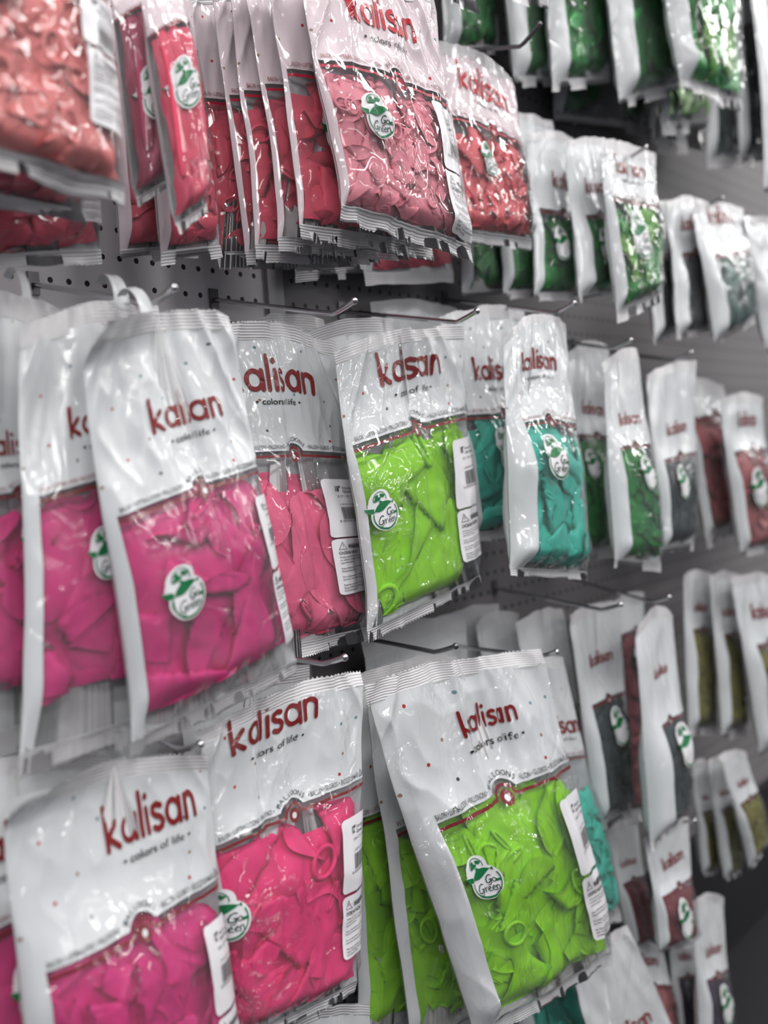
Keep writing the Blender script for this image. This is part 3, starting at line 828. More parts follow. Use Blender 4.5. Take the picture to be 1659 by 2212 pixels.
BAGS = [
 {'key': 'm3', 'q': [[0.458, -0.15, 1.5456], [0.5736, -0.15, 1.5335], [0.5906, -0.17, 1.1149], [0.4069, -0.17, 1.0987]], 'label': 'magenta balloon bag cut by the left picture edge, middle row, rearmost of three', 'col': 'fuchsia', 'lod': 2, 'vl': 0.455, 'T': 0.02, 'sl': -0.0, 'sticker': (0.56, 0.32), 'sr': 0.1, 'bl': 0.7, 'group': 'magenta bags on the left middle hook', 'film': 'soft', 'margin': 0.04, 'vend': 0.84, 'vs': 0.06, 'see': 1, 'tab': (0.72, 0.1, 0.035)},
 {'key': 'm2', 'q': [[0.512, -0.19, 1.5133], [0.6662, -0.19, 1.539], [0.6949, -0.21, 1.0947], [0.4581, -0.21, 1.0901]], 'label': 'magenta balloon bag of the middle row, second from the left picture edge', 'col': 'fuchsia', 'lod': 2, 'vl': 0.405, 'T': 0.022, 'sl': -0.02, 'sticker': (0.38, 0.36), 'sr': 0.1, 'bl': 0.75, 'group': 'magenta bags on the left middle hook', 'margin': 0.06, 'film': 'soft', 'wr': 1.2, 'vend': 0.84, 'vs': 0.06, 'see': 1, 'tab': (0.7, 0.12, 0.035)},
 {'key': 'm1', 'q': [[0.5403, -0.235, 1.5009], [0.7205, -0.235, 1.5289], [0.775, -0.25, 1.1239], [0.553, -0.25, 1.0909]], 'label': 'frontmost magenta balloon bag of the middle row, perforated white header and green sticker', 'col': 'fuchsia', 'lod': 3, 'vl': 0.445, 'T': 0.032, 'sl': -0.03, 'sticker': (0.25, 0.44), 'sr': 0.1, 'bl': 0.8, 'group': 'magenta bags on the left middle hook', 'margin': 0.04, 'film': 'soft', 'wr': 1.3, 'fold': (0.52, 0.13), 'ly': -0.34, 'lx': 0.56, 'lw': 0.5, 'labels': {'x': 0.86, 'a': 0.12, 'b': 0.5, 'c': 0.52, 'd': 0.9, 'name': 'Fuchsia'}, 'curl': 0.05, 'fill': 0.46, 'vend': 0.9, 'see': 1, 'tab': (0.42, 0.12, 0.03)},
 {'key': 'p1b', 'q': [[0.8659, -0.055, 1.547], [1.0646, -0.055, 1.5736], [1.0511, -0.06, 1.1313], [0.8893, -0.06, 1.1212]], 'label': 'pink balloon bag mostly hidden behind the front queen pink bag, middle row', 'col': 'queen', 'lod': 1, 'vl': 0.42, 'T': 0.02, 'sticker': None, 'bl': 0.7},
 {'key': 'p1', 'q': [[0.7866, -0.11, 1.5406], [1.0372, -0.11, 1.5295], [1.0345, -0.125, 1.1082], [0.84, -0.125, 1.1116]], 'label': 'queen pink bag of large balloons with barcode label, left of the lime bag', 'col': 'queen', 'lod': 3, 'vl': 0.395, 'T': 0.024, 'sl': 0.0, 'fold': (0.42, 0.09), 'sticker': None, 'bl': 0.75, 'labels': {'x': 0.64, 'a': 0.14, 'b': 0.49, 'c': 0.5, 'd': 0.83, 'name': 'Queen Pink'}, 'lx': 0.42, 'fill': 0.47, 'wr': 1.1, 'group': 'front bags of the middle row', 'lw': 0.62, 'ly': -0.38, 'margin': 0.03, 'cnt': 16},
 {'key': 'l1b', 'q': [[0.9533, -0.09, 1.534], [1.1767, -0.09, 1.5734], [1.2028, -0.1, 1.1154], [0.9975, -0.1, 1.1229]], 'label': 'lime bag behind the middle-row lime bag, only its ribbed top seal showing', 'col': 'lime', 'lod': 1, 'vl': 0.4, 'T': 0.02, 'sticker': None, 'bl': 0.6},
 {'key': 'l1', 'q': [[0.9671, -0.155, 1.5104], [1.2482, -0.155, 1.5562], [1.2413, -0.17, 1.1556], [0.9801, -0.17, 1.1165]], 'label': 'lime green bag of large balloons in the middle row with round sticker', 'col': 'lime', 'lod': 3, 'vl': 0.355, 'T': 0.026, 'sl': 0.0, 'fold': (0.47, 0.06), 'sticker': (0.12, 0.34), 'sr': 0.078, 'bl': 0.72, 'labels': {'x': 0.75, 'a': 0.1, 'b': 0.46, 'c': 0.47, 'd': 0.74, 'name': 'Lime Green'}, 'lx': 0.52, 'lw': 0.5, 'fill': 0.37, 'group': 'front bags of the middle row', 'ly': -0.27, 'margin': 0.03, 'film': 'crisp'},
 {'key': 'a2', 'q': [[0.3645, -0.18, 1.1223], [0.5735, -0.18, 1.0944], [0.5833, -0.19, 0.7272], [0.3513, -0.19, 0.7752]], 'label': 'magenta bag at the lower left picture edge, behind the one with the curled corner', 'col': 'fuchsia', 'lod': 2, 'vl': 0.42, 'T': 0.035, 'sl': -0.1, 'sticker': (0.46, 0.28), 'sr': 0.11, 'bl': 0.55, 'margin': 0.08},
 {'key': 'a1', 'q': [[0.4325, -0.23, 1.1005], [0.6545, -0.23, 1.079], [0.6516, -0.25, 0.6978], [0.421, -0.25, 0.7584]], 'label': 'magenta balloon bag at lower left with curled white corner and red lettering', 'col': 'fuchsia', 'lod': 3, 'vl': 0.435, 'T': 0.036, 'sl': -0.13, 'sticker': (0.3, 0.44), 'sr': 0.1, 'bl': 0.52, 'margin': 0.07, 'labels': {'x': 0.8, 'a': 0.11, 'b': 0.47, 'c': 0.485, 'd': 0.8, 'size': '12"', 'name': 'Fuchsia', 'ct': '100 CT / SKU'}, 'curl': 0.04, 'fill': 0.43, 'lw': 0.46, 'lx': 0.66, 'wr': 0.7, 'group': 'front bags of the bottom row', 'ly': -0.34, 'lh': 1.4},
 {'key': 'b2', 'q': [[0.6899, -0.17, 1.0634], [0.8949, -0.17, 1.1041], [0.8527, -0.18, 0.6847], [0.6585, -0.18, 0.704]], 'label': 'pale edge of a hot pink bag behind the hot pink front bag, bottom row', 'col': 'queen', 'lod': 1, 'vl': 0.42, 'T': 0.02, 'sticker': None, 'bl': 0.5},
 {'key': 'b1', 'q': [[0.6595, -0.215, 1.0963], [0.9111, -0.215, 1.113], [0.8443, -0.235, 0.7279], [0.6449, -0.235, 0.7499]], 'label': 'front hot pink bag in the bottom row, between magenta and lime bags', 'col': 'hotpink', 'lod': 3, 'vl': 0.37, 'T': 0.03, 'sl': -0.02, 'fold': (0.3, 0.06), 'sticker': (0.02, 0.34), 'sr': 0.1, 'bl': 0.62, 'labels': {'x': 0.76, 'a': 0.12, 'b': 0.47, 'c': 0.485, 'd': 0.78, 'size': '12"', 'name': 'Queen Pink', 'ct': '100 CT / SKU'}, 'fill': 0.42, 'lw': 0.52, 'group': 'front bags of the bottom row', 'ly': -0.42, 'lx': 0.42, 'margin': 0.02, 'film': 'crisp'},
 {'key': 'c4', 'q': [[1.0028, -0.1, 1.0677], [1.2671, -0.1, 1.054], [1.285, -0.11, 0.4989], [0.9646, -0.11, 0.5464]], 'label': 'lime bag with white side strip right beside the hot pink bag', 'col': 'lime', 'lod': 2, 'vl': 0.385, 'T': 0.02, 'sl': -0.02, 'sticker': (0.36, 0.28), 'sr': 0.11, 'bl': 0.45, 'margin': 0.04, 'group': 'lime bags on the lower hook'},
 {'key': 'c3', 'q': [[0.9882, -0.145, 1.0651], [1.2782, -0.145, 1.0549], [1.3157, -0.155, 0.4905], [1.0247, -0.155, 0.5247]], 'label': 'lime bag seen as a narrow green strip between two white side strips, bottom row', 'col': 'lime', 'lod': 2, 'vl': 0.385, 'T': 0.02, 'sl': -0.02, 'sticker': None, 'bl': 0.45, 'margin': 0.05, 'group': 'lime bags on the lower hook'},
 {'key': 'c1', 'q': [[0.9293, -0.19, 1.086], [1.2926, -0.235, 1.0665], [1.3877, -0.275, 0.5415], [1.0686, -0.235, 0.5541]], 'label': 'large frontmost lime green balloon bag of the bottom row, swung towards the viewer', 'col': 'lime', 'lod': 3, 'vl': 0.385, 'T': 0.036, 'sl': -0.05, 'fold': (0.6, 0.05), 'sticker': (0.21, 0.26), 'sr': 0.072, 'bl': 0.5, 'margin': 0.1, 'labels': {'x': 0.79, 'a': 0.1, 'b': 0.45, 'c': 0.465, 'd': 0.77, 'size': '12"', 'name': 'Lime Green', 'ct': '100 CT / SKU'}, 'fill': 0.4, 'lw': 0.33, 'lx': 0.55, 'ly': -0.3, 'wr': 1.35, 'group': 'lime bags on the lower hook', 'cnt': 44, 'film': 'crisp'},
 {'key': 't3', 'q': [[1.359, -0.09, 1.0057], [1.515, -0.09, 0.9911], [1.5575, -0.1, 0.485], [1.39, -0.1, 0.5046]], 'label': 'teal bag partly hidden between the lime bag and the other teal one, bottom row', 'col': 'teal', 'lod': 1, 'vl': 0.37, 'T': 0.02, 'sticker': None, 'bl': 0.45},
 {'key': 't4', 'q': [[1.3064, -0.15, 1.0317], [1.4897, -0.15, 1.0098], [1.6287, -0.16, 0.4886], [1.4403, -0.16, 0.5114]], 'label': 'teal balloon bag peeking out right of the large lime bag, bottom row', 'col': 'teal', 'lod': 2, 'vl': 0.36, 'T': 0.03, 'sl': -0.0, 'sticker': None, 'bl': 0.45, 'lw': 0.6, 'lx': 0.66, 'wave': 0.3, 'fill': 0.46},
 {'key': 't5', 'q': [[1.3512, -0.1, 0.6538], [1.6202, -0.1, 0.5824], [1.6476, -0.11, 0.0846], [1.3512, -0.11, 0.1849]], 'label': 'teal bag at the bottom picture edge, below the large lime bag', 'col': 'teal', 'lod': 2, 'vl': 0.36, 'T': 0.03, 'sticker': None, 'bl': 0.45},
 {'key': 't5b', 'q': [[1.2795, -0.05, 0.669], [1.5571, -0.05, 0.5943], [1.5975, -0.06, 0.0935], [1.3031, -0.06, 0.1928]], 'label': 'teal bag at the bottom picture edge, behind the other low teal bag', 'col': 'teal', 'lod': 1, 'vl': 0.36, 'T': 0.02, 'sticker': None, 'bl': 0.45},
 {'key': 'w1', 'q': [[1.3795, -0.2, 0.5207], [1.5675, -0.2, 0.5267], [1.7893, -0.21, 0.1132], [1.4831, -0.21, 0.1727]], 'label': 'tilted white-topped bag with red lettering at the bottom edge, right of the lime bag', 'col': 'dusty', 'lod': 1, 'vl': 0.74, 'T': 0.018, 'sticker': None, 'bl': 0.45, 'lw': 0.5, 'ly': -0.38},
 {'key': 'w2', 'q': [[1.6171, -0.15, 0.4562], [1.7997, -0.15, 0.3813], [1.8752, -0.16, 0.0552], [1.7134, -0.16, 0.1126]], 'label': 'dusty rose bag at the bottom edge behind the tilted white-topped bag', 'col': 'dusty', 'lod': 1, 'vl': 0.3, 'T': 0.02, 'sticker': None, 'bl': 0.45},
 {'key': 'u1', 'q': [[0.765, -0.15, 0.7166], [0.9568, -0.15, 0.6519], [0.9554, -0.16, 0.3082], [0.7535, -0.16, 0.4069]], 'label': 'grey-white bag top at the bottom edge under the hot pink bag', 'col': 'green', 'lod': 1, 'vl': 0.4, 'T': 0.02, 'sticker': None, 'bl': 0.45},
 {'key': 'u2', 'q': [[1.0113, -0.12, 0.5658], [1.2251, -0.12, 0.492], [1.2306, -0.13, 0.1135], [1.0118, -0.13, 0.217]], 'label': 'grey-white bag top at the bottom edge under the lime bags', 'col': 'green', 'lod': 1, 'vl': 0.4, 'T': 0.02, 'sticker': None, 'bl': 0.45},
 {'key': 'e0', 'q': [[1.1976, -0.02, 1.6079], [1.4328, -0.02, 1.6146], [1.4776, -0.03, 1.216], [1.2702, -0.03, 1.2362]], 'label': 'pale blurred bag top behind the hook end between lime and teal bags', 'col': 'teal', 'lod': 1, 'vl': 0.45, 'T': 0.012, 'sticker': None, 'bl': 0.5},
 {'key': 'e2', 'q': [[1.2567, -0.12, 1.5771], [1.484, -0.12, 1.603], [1.5204, -0.13, 1.2029], [1.2745, -0.13, 1.2169]], 'label': 'rear teal bag of the middle row, directly right of the lime bag', 'col': 'teal', 'lod': 2, 'vl': 0.475, 'T': 0.026, 'sl': 0.03, 'sticker': (0.4, 0.26), 'sr': 0.115, 'bl': 0.6, 'lw': 0.48, 'group': 'teal bags of the middle row'},
 {'key': 'e1', 'q': [[1.2689, -0.215, 1.5488], [1.4562, -0.215, 1.5811], [1.4505, -0.23, 1.138], [1.2274, -0.23, 1.1746]], 'label': 'front teal bag of the middle row with round sticker and crumpled clear bottom', 'col': 'teal', 'lod': 2, 'vl': 0.42, 'T': 0.036, 'sl': 0.02, 'sticker': (0.4, 0.3), 'sr': 0.13, 'bl': 0.62, 'lw': 0.46, 'ly': -0.42, 'margin': 0.14, 'group': 'teal bags of the middle row', 'wr': 1.5, 'vs': 0.035, 'droop': 0.03},
 {'key': 'f2', 'q': [[1.5821, -0.14, 1.5346], [1.7402, -0.14, 1.5543], [1.7301, -0.15, 1.1425], [1.5668, -0.15, 1.1533]], 'label': 'rear dark green bag right of the teal bags, middle row', 'col': 'green', 'lod': 1, 'vl': 0.44, 'T': 0.022, 'sl': 0.05, 'sticker': (0.25, 0.36), 'sr': 0.13, 'bl': 0.55, 'group': 'green bags of the middle row'},
 {'key': 'f1', 'q': [[1.5764, -0.215, 1.5052], [1.7, -0.215, 1.5326], [1.7237, -0.23, 1.1159], [1.5462, -0.23, 1.1464]], 'label': 'front bright green bag of the middle row with a pale side strip', 'col': 'green', 'lod': 1, 'vl': 0.44, 'T': 0.03, 'sl': 0.0, 'sticker': (0.58, 0.36), 'sr': 0.15, 'bl': 0.6, 'margin': 0.12, 'group': 'green bags of the middle row', 'film': 'clear'},
 {'key': 'g1', 'q': [[1.7501, -0.215, 1.49], [1.9546, -0.215, 1.52], [1.8878, -0.22, 1.1383], [1.7388, -0.22, 1.142]], 'label': 'dark slate bag of the middle row, right of the bright green bag', 'col': 'slate', 'lod': 1, 'vl': 0.5, 'T': 0.025, 'sticker': (0.42, 0.3), 'sr': 0.14, 'bl': 0.6, 'margin': 0.1, 'lw': 0.42},
 {'key': 'g2', 'q': [[1.9432, -0.12, 1.4917], [2.0782, -0.12, 1.5142], [2.0496, -0.12, 1.12], [1.9173, -0.12, 1.1253]], 'label': 'slate bag hidden behind the front slate bag, middle row', 'col': 'slate', 'lod': 1, 'vl': 0.45, 'T': 0.02, 'sticker': None, 'bl': 0.6},
 {'key': 'h2', 'q': [[2.0125, -0.15, 1.4851], [2.2506, -0.15, 1.4824], [2.4094, -0.16, 1.152], [2.0951, -0.16, 1.1171]], 'label': 'dusty red bag with a broad white bottom seal, middle row far right', 'col': 'dusty', 'lod': 1, 'vl': 0.24, 'T': 0.03, 'sticker': None, 'logo': 0, 'bl': 0.5, 'vs': 0.09, 'margin': 0.04},
 {'key': 'h1', 'q': [[2.0597, -0.22, 1.4452], [2.2877, -0.22, 1.4509], [2.2946, -0.23, 1.0931], [2.0985, -0.23, 1.1002]], 'label': 'pinkish bag at the right picture edge with sticker, middle row', 'col': 'dusty', 'lod': 1, 'vl': 0.36, 'T': 0.03, 'sticker': (0.35, 0.42), 'sr': 0.16, 'bl': 0.5},
 {'key': 'h3', 'q': [[2.3714, -0.22, 1.4261], [2.5876, -0.22, 1.4148], [2.6049, -0.23, 1.0471], [2.3752, -0.23, 1.068]], 'label': 'pinkish bag cut by the right picture edge, middle row', 'col': 'dusty', 'lod': 1, 'vl': 0.36, 'T': 0.03, 'sticker': None, 'bl': 0.5},
 {'key': 'k5', 'q': [[1.4148, -0.05, 1.9342], [1.624, -0.05, 1.9714], [1.6157, -0.06, 1.6345], [1.3972, -0.06, 1.6096]], 'label': 'dark green bag below the red-pink bag, only its lower window visible', 'col': 'green', 'lod': 1, 'vl': 0.35, 'T': 0.02, 'sticker': None, 'logo': 0, 'bl': 0.4, 'group': 'dark green bags behind the red-pink bag'},
 {'key': 'k4', 'q': [[1.4789, -0.085, 1.9307], [1.6781, -0.085, 1.965], [1.6714, -0.09, 1.6342], [1.4767, -0.09, 1.611]], 'label': 'dark green bag between the red-pink bag and the lettered green bags', 'col': 'green', 'lod': 1, 'vl': 0.35, 'T': 0.02, 'sticker': None, 'logo': 0, 'bl': 0.4, 'group': 'dark green bags behind the red-pink bag'},
 {'key': 'k3', 'q': [[1.5339, -0.12, 1.9057], [1.734, -0.12, 1.925], [1.6792, -0.13, 1.6217], [1.5077, -0.13, 1.6055]], 'label': 'rear metallic green bag of three with red lettering, second row right', 'col': 'emerald', 'lod': 1, 'vl': 0.5, 'T': 0.02, 'sl': 0.05, 'sticker': (0.36, 0.34), 'sr': 0.13, 'bl': 0.45, 'lw': 0.5, 'lx': 0.6, 'group': 'metallic green bags with lettering'},
 {'key': 'k2', 'q': [[1.5764, -0.17, 1.8894], [1.7424, -0.17, 1.9138], [1.7412, -0.18, 1.6254], [1.5711, -0.18, 1.6001]], 'label': 'middle metallic green bag of three, its white side strip showing, second row right', 'col': 'emerald', 'lod': 1, 'vl': 0.5, 'T': 0.022, 'sticker': (0.4, 0.34), 'sr': 0.13, 'bl': 0.45, 'margin': 0.16, 'group': 'metallic green bags with lettering'},
 {'key': 'k1', 'q': [[1.5809, -0.22, 1.8788], [1.8108, -0.22, 1.8956], [1.7727, -0.235, 1.6065], [1.5994, -0.235, 1.5569]], 'label': 'frontmost metallic green bag of three, light green with foil glints, second row right', 'col': 'emerald+moss', 'lod': 2, 'vl': 0.37, 'T': 0.028, 'sl': 0.06, 'sticker': (0.4, 0.34), 'sr': 0.16, 'bl': 0.42, 'margin': 0.06, 'group': 'metallic green bags with lettering', 'vs': 0.09, 'lw': 0.44, 'cnt': 30},
 {'key': 'n3', 'q': [[1.9199, -0.15, 1.8266], [2.062, -0.15, 1.8618], [2.0389, -0.16, 1.5804], [1.8913, -0.16, 1.5426]], 'label': 'slate bag with pale strip right of the frontmost green bag, second row', 'col': 'slate', 'lod': 1, 'vl': 0.4, 'T': 0.02, 'sticker': None, 'bl': 0.5, 'margin': 0.12, 'logo': 0},
 {'key': 'n2', 'q': [[1.923, -0.19, 1.8346], [2.1167, -0.19, 1.8613], [2.102, -0.2, 1.5734], [1.9102, -0.2, 1.55]], 'label': 'slate bag under a white header with faint lettering, second row far right', 'col': 'slate', 'lod': 1, 'vl': 0.42, 'T': 0.02, 'sticker': None, 'bl': 0.5, 'margin': 0.16},
 {'key': 'n1', 'q': [[1.9558, -0.23, 1.8217], [2.2174, -0.23, 1.8569], [2.226, -0.24, 1.5944], [1.9993, -0.24, 1.5351]], 'label': 'grey-green bag with foil glints beside the slate bags, second row far right', 'col': 'slate_shine', 'lod': 1, 'vl': 0.4, 'T': 0.028, 'sticker': None, 'bl': 0.5, 'margin': 0.14},
 {'key': 'n0', 'q': [[2.1802, -0.23, 1.8329], [2.553, -0.23, 1.8362], [2.6092, -0.24, 1.515], [2.2809, -0.24, 1.5315]], 'label': 'white-sided bag at the right picture edge, second row', 'col': 'slate_shine', 'lod': 1, 'vl': 0.4, 'T': 0.028, 'sticker': None, 'bl': 0.5, 'margin': 0.18, 'logo': 0},
 {'key': 'o5', 'q': [[1.4321, -0.03, 2.3698], [1.6028, -0.03, 2.4387], [1.6052, -0.03, 2.0721], [1.4322, -0.03, 2.0242]], 'label': 'furthest back green bag at the top edge, behind the pink bags', 'col': 'green', 'lod': 1, 'vl': 0.42, 'T': 0.018, 'sticker': None, 'bl': 0.4, 'margin': 0.18},
 {'key': 'o4', 'q': [[1.5389, -0.08, 2.3912], [1.7471, -0.08, 2.4751], [1.7272, -0.08, 2.028], [1.5676, -0.08, 1.9896]], 'label': 'green bag with white side strip behind the dark hook, top edge', 'col': 'green', 'lod': 1, 'vl': 0.42, 'T': 0.022, 'sticker': None, 'bl': 0.4, 'margin': 0.18, 'group': 'metallic green bags at the top edge'},
 {'key': 'o3', 'q': [[1.5942, -0.12, 2.3962], [1.8543, -0.12, 2.501], [1.8436, -0.125, 2.0402], [1.6215, -0.125, 1.9826]], 'label': 'metallic green bag at the top edge, left of the heavily creased one', 'col': 'emerald', 'lod': 1, 'vl': 0.42, 'T': 0.026, 'sticker': None, 'bl': 0.4, 'margin': 0.13, 'group': 'metallic green bags at the top edge'},
 {'key': 'o2', 'q': [[1.695, -0.175, 2.4129], [2.0044, -0.175, 2.5376], [2.0388, -0.18, 2.0573], [1.7622, -0.18, 1.9671]], 'label': 'metallic green bag at the top edge with big dark creases, second from the right', 'col': 'emerald', 'lod': 1, 'vl': 0.42, 'T': 0.03, 'sticker': None, 'bl': 0.42, 'margin': 0.16, 'group': 'metallic green bags at the top edge'},
 {'key': 'o1', 'q': [[1.7587, -0.235, 2.4126], [2.2443, -0.235, 2.6083], [2.1814, -0.25, 2.0284], [1.8767, -0.25, 2.0154]], 'label': 'yellowish green bag at the top edge, frontmost of the green ones', 'col': 'emerald+moss', 'lod': 2, 'vl': 0.4, 'T': 0.034, 'sticker': None, 'bl': 0.38, 'margin': 0.1, 'group': 'metallic green bags at the top edge', 'cnt': 30},
 {'key': 'o0', 'q': [[1.9946, -0.16, 2.5402], [2.2828, -0.16, 2.6564], [2.235, -0.16, 2.022], [1.9838, -0.16, 1.9678]], 'label': 'yellow-green bag hanging behind the frontmost green bag, top right', 'col': 'moss', 'lod': 1, 'vl': 0.42, 'T': 0.02, 'sticker': None, 'bl': 0.4},
 {'key': 'o7', 'q': [[2.3065, -0.12, 2.5103], [2.5645, -0.12, 2.5999], [2.5115, -0.12, 2.0069], [2.3052, -0.12, 1.9649]], 'label': 'far grey-teal bag at upper right, behind the yellowish green bag', 'col': 'slate_shine', 'lod': 1, 'vl': 0.42, 'T': 0.02, 'sticker': None, 'bl': 0.4, 'margin': 0.12},
 {'key': 'o8', 'q': [[2.369, -0.17, 2.5127], [2.6134, -0.17, 2.5976], [2.5758, -0.17, 2.0084], [2.3764, -0.17, 1.9716]], 'label': 'far grey-teal bag near the right edge, upper right', 'col': 'slate_shine', 'lod': 1, 'vl': 0.42, 'T': 0.02, 'sticker': None, 'bl': 0.4, 'margin': 0.12},
 {'key': 'o9', 'q': [[2.3442, -0.23, 2.4709], [2.6999, -0.23, 2.5932], [2.6354, -0.23, 1.9369], [2.3447, -0.23, 1.882]], 'label': 'white-sided bag cut by the right picture edge at upper right', 'col': 'slate_shine', 'lod': 1, 'vl': 0.42, 'T': 0.02, 'sticker': None, 'bl': 0.4, 'margin': 0.24},
 {'key': 'q7', 'q': [[1.0051, -0.03, 1.9817], [1.1791, -0.03, 2.0318], [1.2332, -0.03, 1.6377], [1.038, -0.03, 1.6119]], 'label': 'crumpled pink bag bottom behind the top row stack, left of the hidden one', 'col': 'rose', 'lod': 1, 'vl': 0.5, 'T': 0.015, 'sticker': None, 'logo': 0, 'bl': 0.4},
 {'key': 'q8', 'q': [[1.1154, -0.05, 2.0067], [1.3359, -0.05, 2.0629], [1.3948, -0.05, 1.6401], [1.1644, -0.05, 1.6156]], 'label': 'crumpled pink bag bottom under the flamingo pink bag, blurred', 'col': 'rose', 'lod': 1, 'vl': 0.5, 'T': 0.015, 'sticker': None, 'logo': 0, 'bl': 0.4},
 {'key': 's5', 'q': [[0.8302, -0.075, 1.9548], [1.0422, -0.075, 1.9959], [1.071, -0.085, 1.6198], [0.8458, -0.085, 1.601]], 'label': 'furthest left red-pink bag of the top row stack, next to the long balloons', 'col': 'rose', 'lod': 2, 'sticker': None, 'vl': 0.43, 'T': 0.017, 'film': 'pink', 'bl': 0.45, 'margin': 0.02, 'sl': 0.03, 'vs': 0.065, 'fill': 0.43, 'group': 'red-pink bags in the top row stack', 'vend': 0.95},
 {'key': 's4', 'q': [[0.8484, -0.105, 1.9542], [1.0655, -0.105, 1.9925], [1.091, -0.115, 1.6197], [0.8645, -0.115, 1.5993]], 'label': 'red-pink bag of the top row stack, second from its left', 'col': 'rose', 'lod': 2, 'sticker': (0.34, 0.28), 'sr': 0.11, 'vl': 0.43, 'T': 0.017, 'film': 'pink', 'bl': 0.45, 'margin': 0.02, 'sl': 0.03, 'vs': 0.065, 'fill': 0.43, 'group': 'red-pink bags in the top row stack'},
 {'key': 's3', 'q': [[0.8586, -0.13, 1.9506], [1.0799, -0.13, 1.9882], [1.0919, -0.14, 1.6218], [0.8594, -0.14, 1.6011]], 'label': 'red-pink bag of the top row stack, third from its left', 'col': 'rose', 'lod': 2, 'sticker': (0.38, 0.3), 'sr': 0.11, 'vl': 0.43, 'T': 0.017, 'film': 'pink', 'bl': 0.45, 'margin': 0.02, 'sl': 0.03, 'vs': 0.065, 'fill': 0.43, 'group': 'red-pink bags in the top row stack'},
 {'key': 's2', 'q': [[0.8583, -0.155, 1.9485], [1.0947, -0.155, 1.9902], [1.1223, -0.165, 1.6236], [0.8763, -0.165, 1.6078]], 'label': 'red-pink bag of the top row stack, fourth from its left', 'col': 'rose', 'lod': 2, 'sticker': (0.36, 0.3), 'sr': 0.11, 'vl': 0.43, 'T': 0.017, 'film': 'pink', 'bl': 0.45, 'margin': 0.02, 'sl': 0.03, 'vs': 0.065, 'fill': 0.43, 'group': 'red-pink bags in the top row stack'},
 {'key': 's1', 'q': [[0.8648, -0.19, 1.9458], [1.1116, -0.19, 1.9892], [1.1396, -0.2, 1.6191], [0.8795, -0.2, 1.6185]], 'label': 'red-pink bag directly behind the flamingo pink one, half covered sticker', 'col': 'rose', 'lod': 2, 'sticker': (0.3, 0.3), 'sr': 0.11, 'vl': 0.41, 'T': 0.017, 'film': 'pink', 'bl': 0.45, 'margin': 0.02, 'sl': 0.03, 'vs': 0.065, 'fill': 0.43, 'group': 'red-pink bags in the top row stack'},
 {'key': 's0', 'q': [[0.8796, -0.225, 1.9472], [1.1346, -0.225, 1.9791], [1.1561, -0.25, 1.6094], [0.8999, -0.25, 1.6349]], 'label': 'flamingo pink bag of small balloons in front of the top row stack', 'col': 'flamingo', 'lod': 3, 'sticker': (0.23, 0.27), 'sr': 0.082, 'labels': {'x': 0.75, 'a': 0.03, 'b': 0.36, 'c': 0.37, 'd': 0.66, 'size': '5"', 'name': 'Flamingo', 'ct': '100 CT / SKU'}, 'wr': 1.5, 'cnt': 70, 'fold': (0.56, 0.06), 'lw': 0.5, 'vl': 0.42, 'T': 0.028, 'film': 'pink', 'bl': 0.34, 'margin': 0.02, 'sl': 0.03, 'vs': 0.065, 'fill': 0.43, 'group': 'red-pink bags in the top row stack'},
 {'key': 'r1', 'q': [[1.2445, -0.15, 1.9769], [1.4582, -0.15, 1.9755], [1.4528, -0.165, 1.6763], [1.2585, -0.165, 1.6663]], 'label': 'red-pink bag with red lettering and round sticker, right of the flamingo pink bag', 'col': 'coral', 'lod': 2, 'vl': 0.42, 'T': 0.028, 'film': 'pink', 'bl': 0.34, 'sl': 0.05, 'sticker': (0.3, 0.3), 'sr': 0.095, 'margin': 0.02, 'lw': 0.62, 'wr': 1.2, 'vs': 0.07, 'labels': {'x': 0.84, 'a': 0.05, 'b': 0.36, 'c': 0.38, 'd': 0.7, 'size': '5"'}, 'cnt': 40},
 {'key': 'v1', 'q': [[0.6472, -0.225, 1.858], [0.7044, -0.225, 1.881], [0.7065, -0.235, 1.6196], [0.6653, -0.235, 1.5909]], 'label': 'narrow bag of long pink balloons with green sticker, top row', 'col': 'tube', 'lod': 2, 'vl': 0.25, 'T': 0.022, 'film': 'pink', 'tubes': 3, 'tend': 0.8, 'sticker': (0.5, 1.2), 'sr': 0.36, 'logo': 0, 'margin': 0.0, 'top': 0.24, 'fill': 0.24},
 {'key': 'v2', 'q': [[0.6428, -0.185, 1.8711], [0.702, -0.185, 1.8949], [0.7038, -0.19, 1.6588], [0.6522, -0.19, 1.6262]], 'label': 'narrow bag of long mauve balloons, left of the long pink ones, top row', 'col': 'mauve', 'lod': 2, 'vl': 0.21, 'T': 0.022, 'film': 'pink', 'tubes': 3, 'tend': 0.8, 'sticker': (0.5, 1.5), 'sr': 0.36, 'logo': 0, 'margin': 0.0, 'top': 0.2, 'fill': 0.2},
 {'key': 'v3', 'q': [[0.7283, -0.12, 1.9222], [0.8024, -0.12, 1.9512], [0.8223, -0.12, 1.6063], [0.7334, -0.12, 1.5891]], 'label': 'red-pink bag low behind the long balloon bags, top row', 'col': 'rose', 'lod': 1, 'vl': 0.3, 'T': 0.022, 'film': 'pink', 'sticker': None, 'logo': 0, 'bl': 0.6},
 {'key': 'v4', 'q': [[0.7051, -0.08, 1.9293], [0.8081, -0.08, 1.9678], [0.822, -0.08, 1.6136], [0.7076, -0.08, 1.5952]], 'label': 'red-pink bag low behind the mauve long balloons, top row', 'col': 'rose', 'lod': 1, 'vl': 0.3, 'T': 0.022, 'film': 'pink', 'sticker': None, 'logo': 0, 'bl': 0.6},
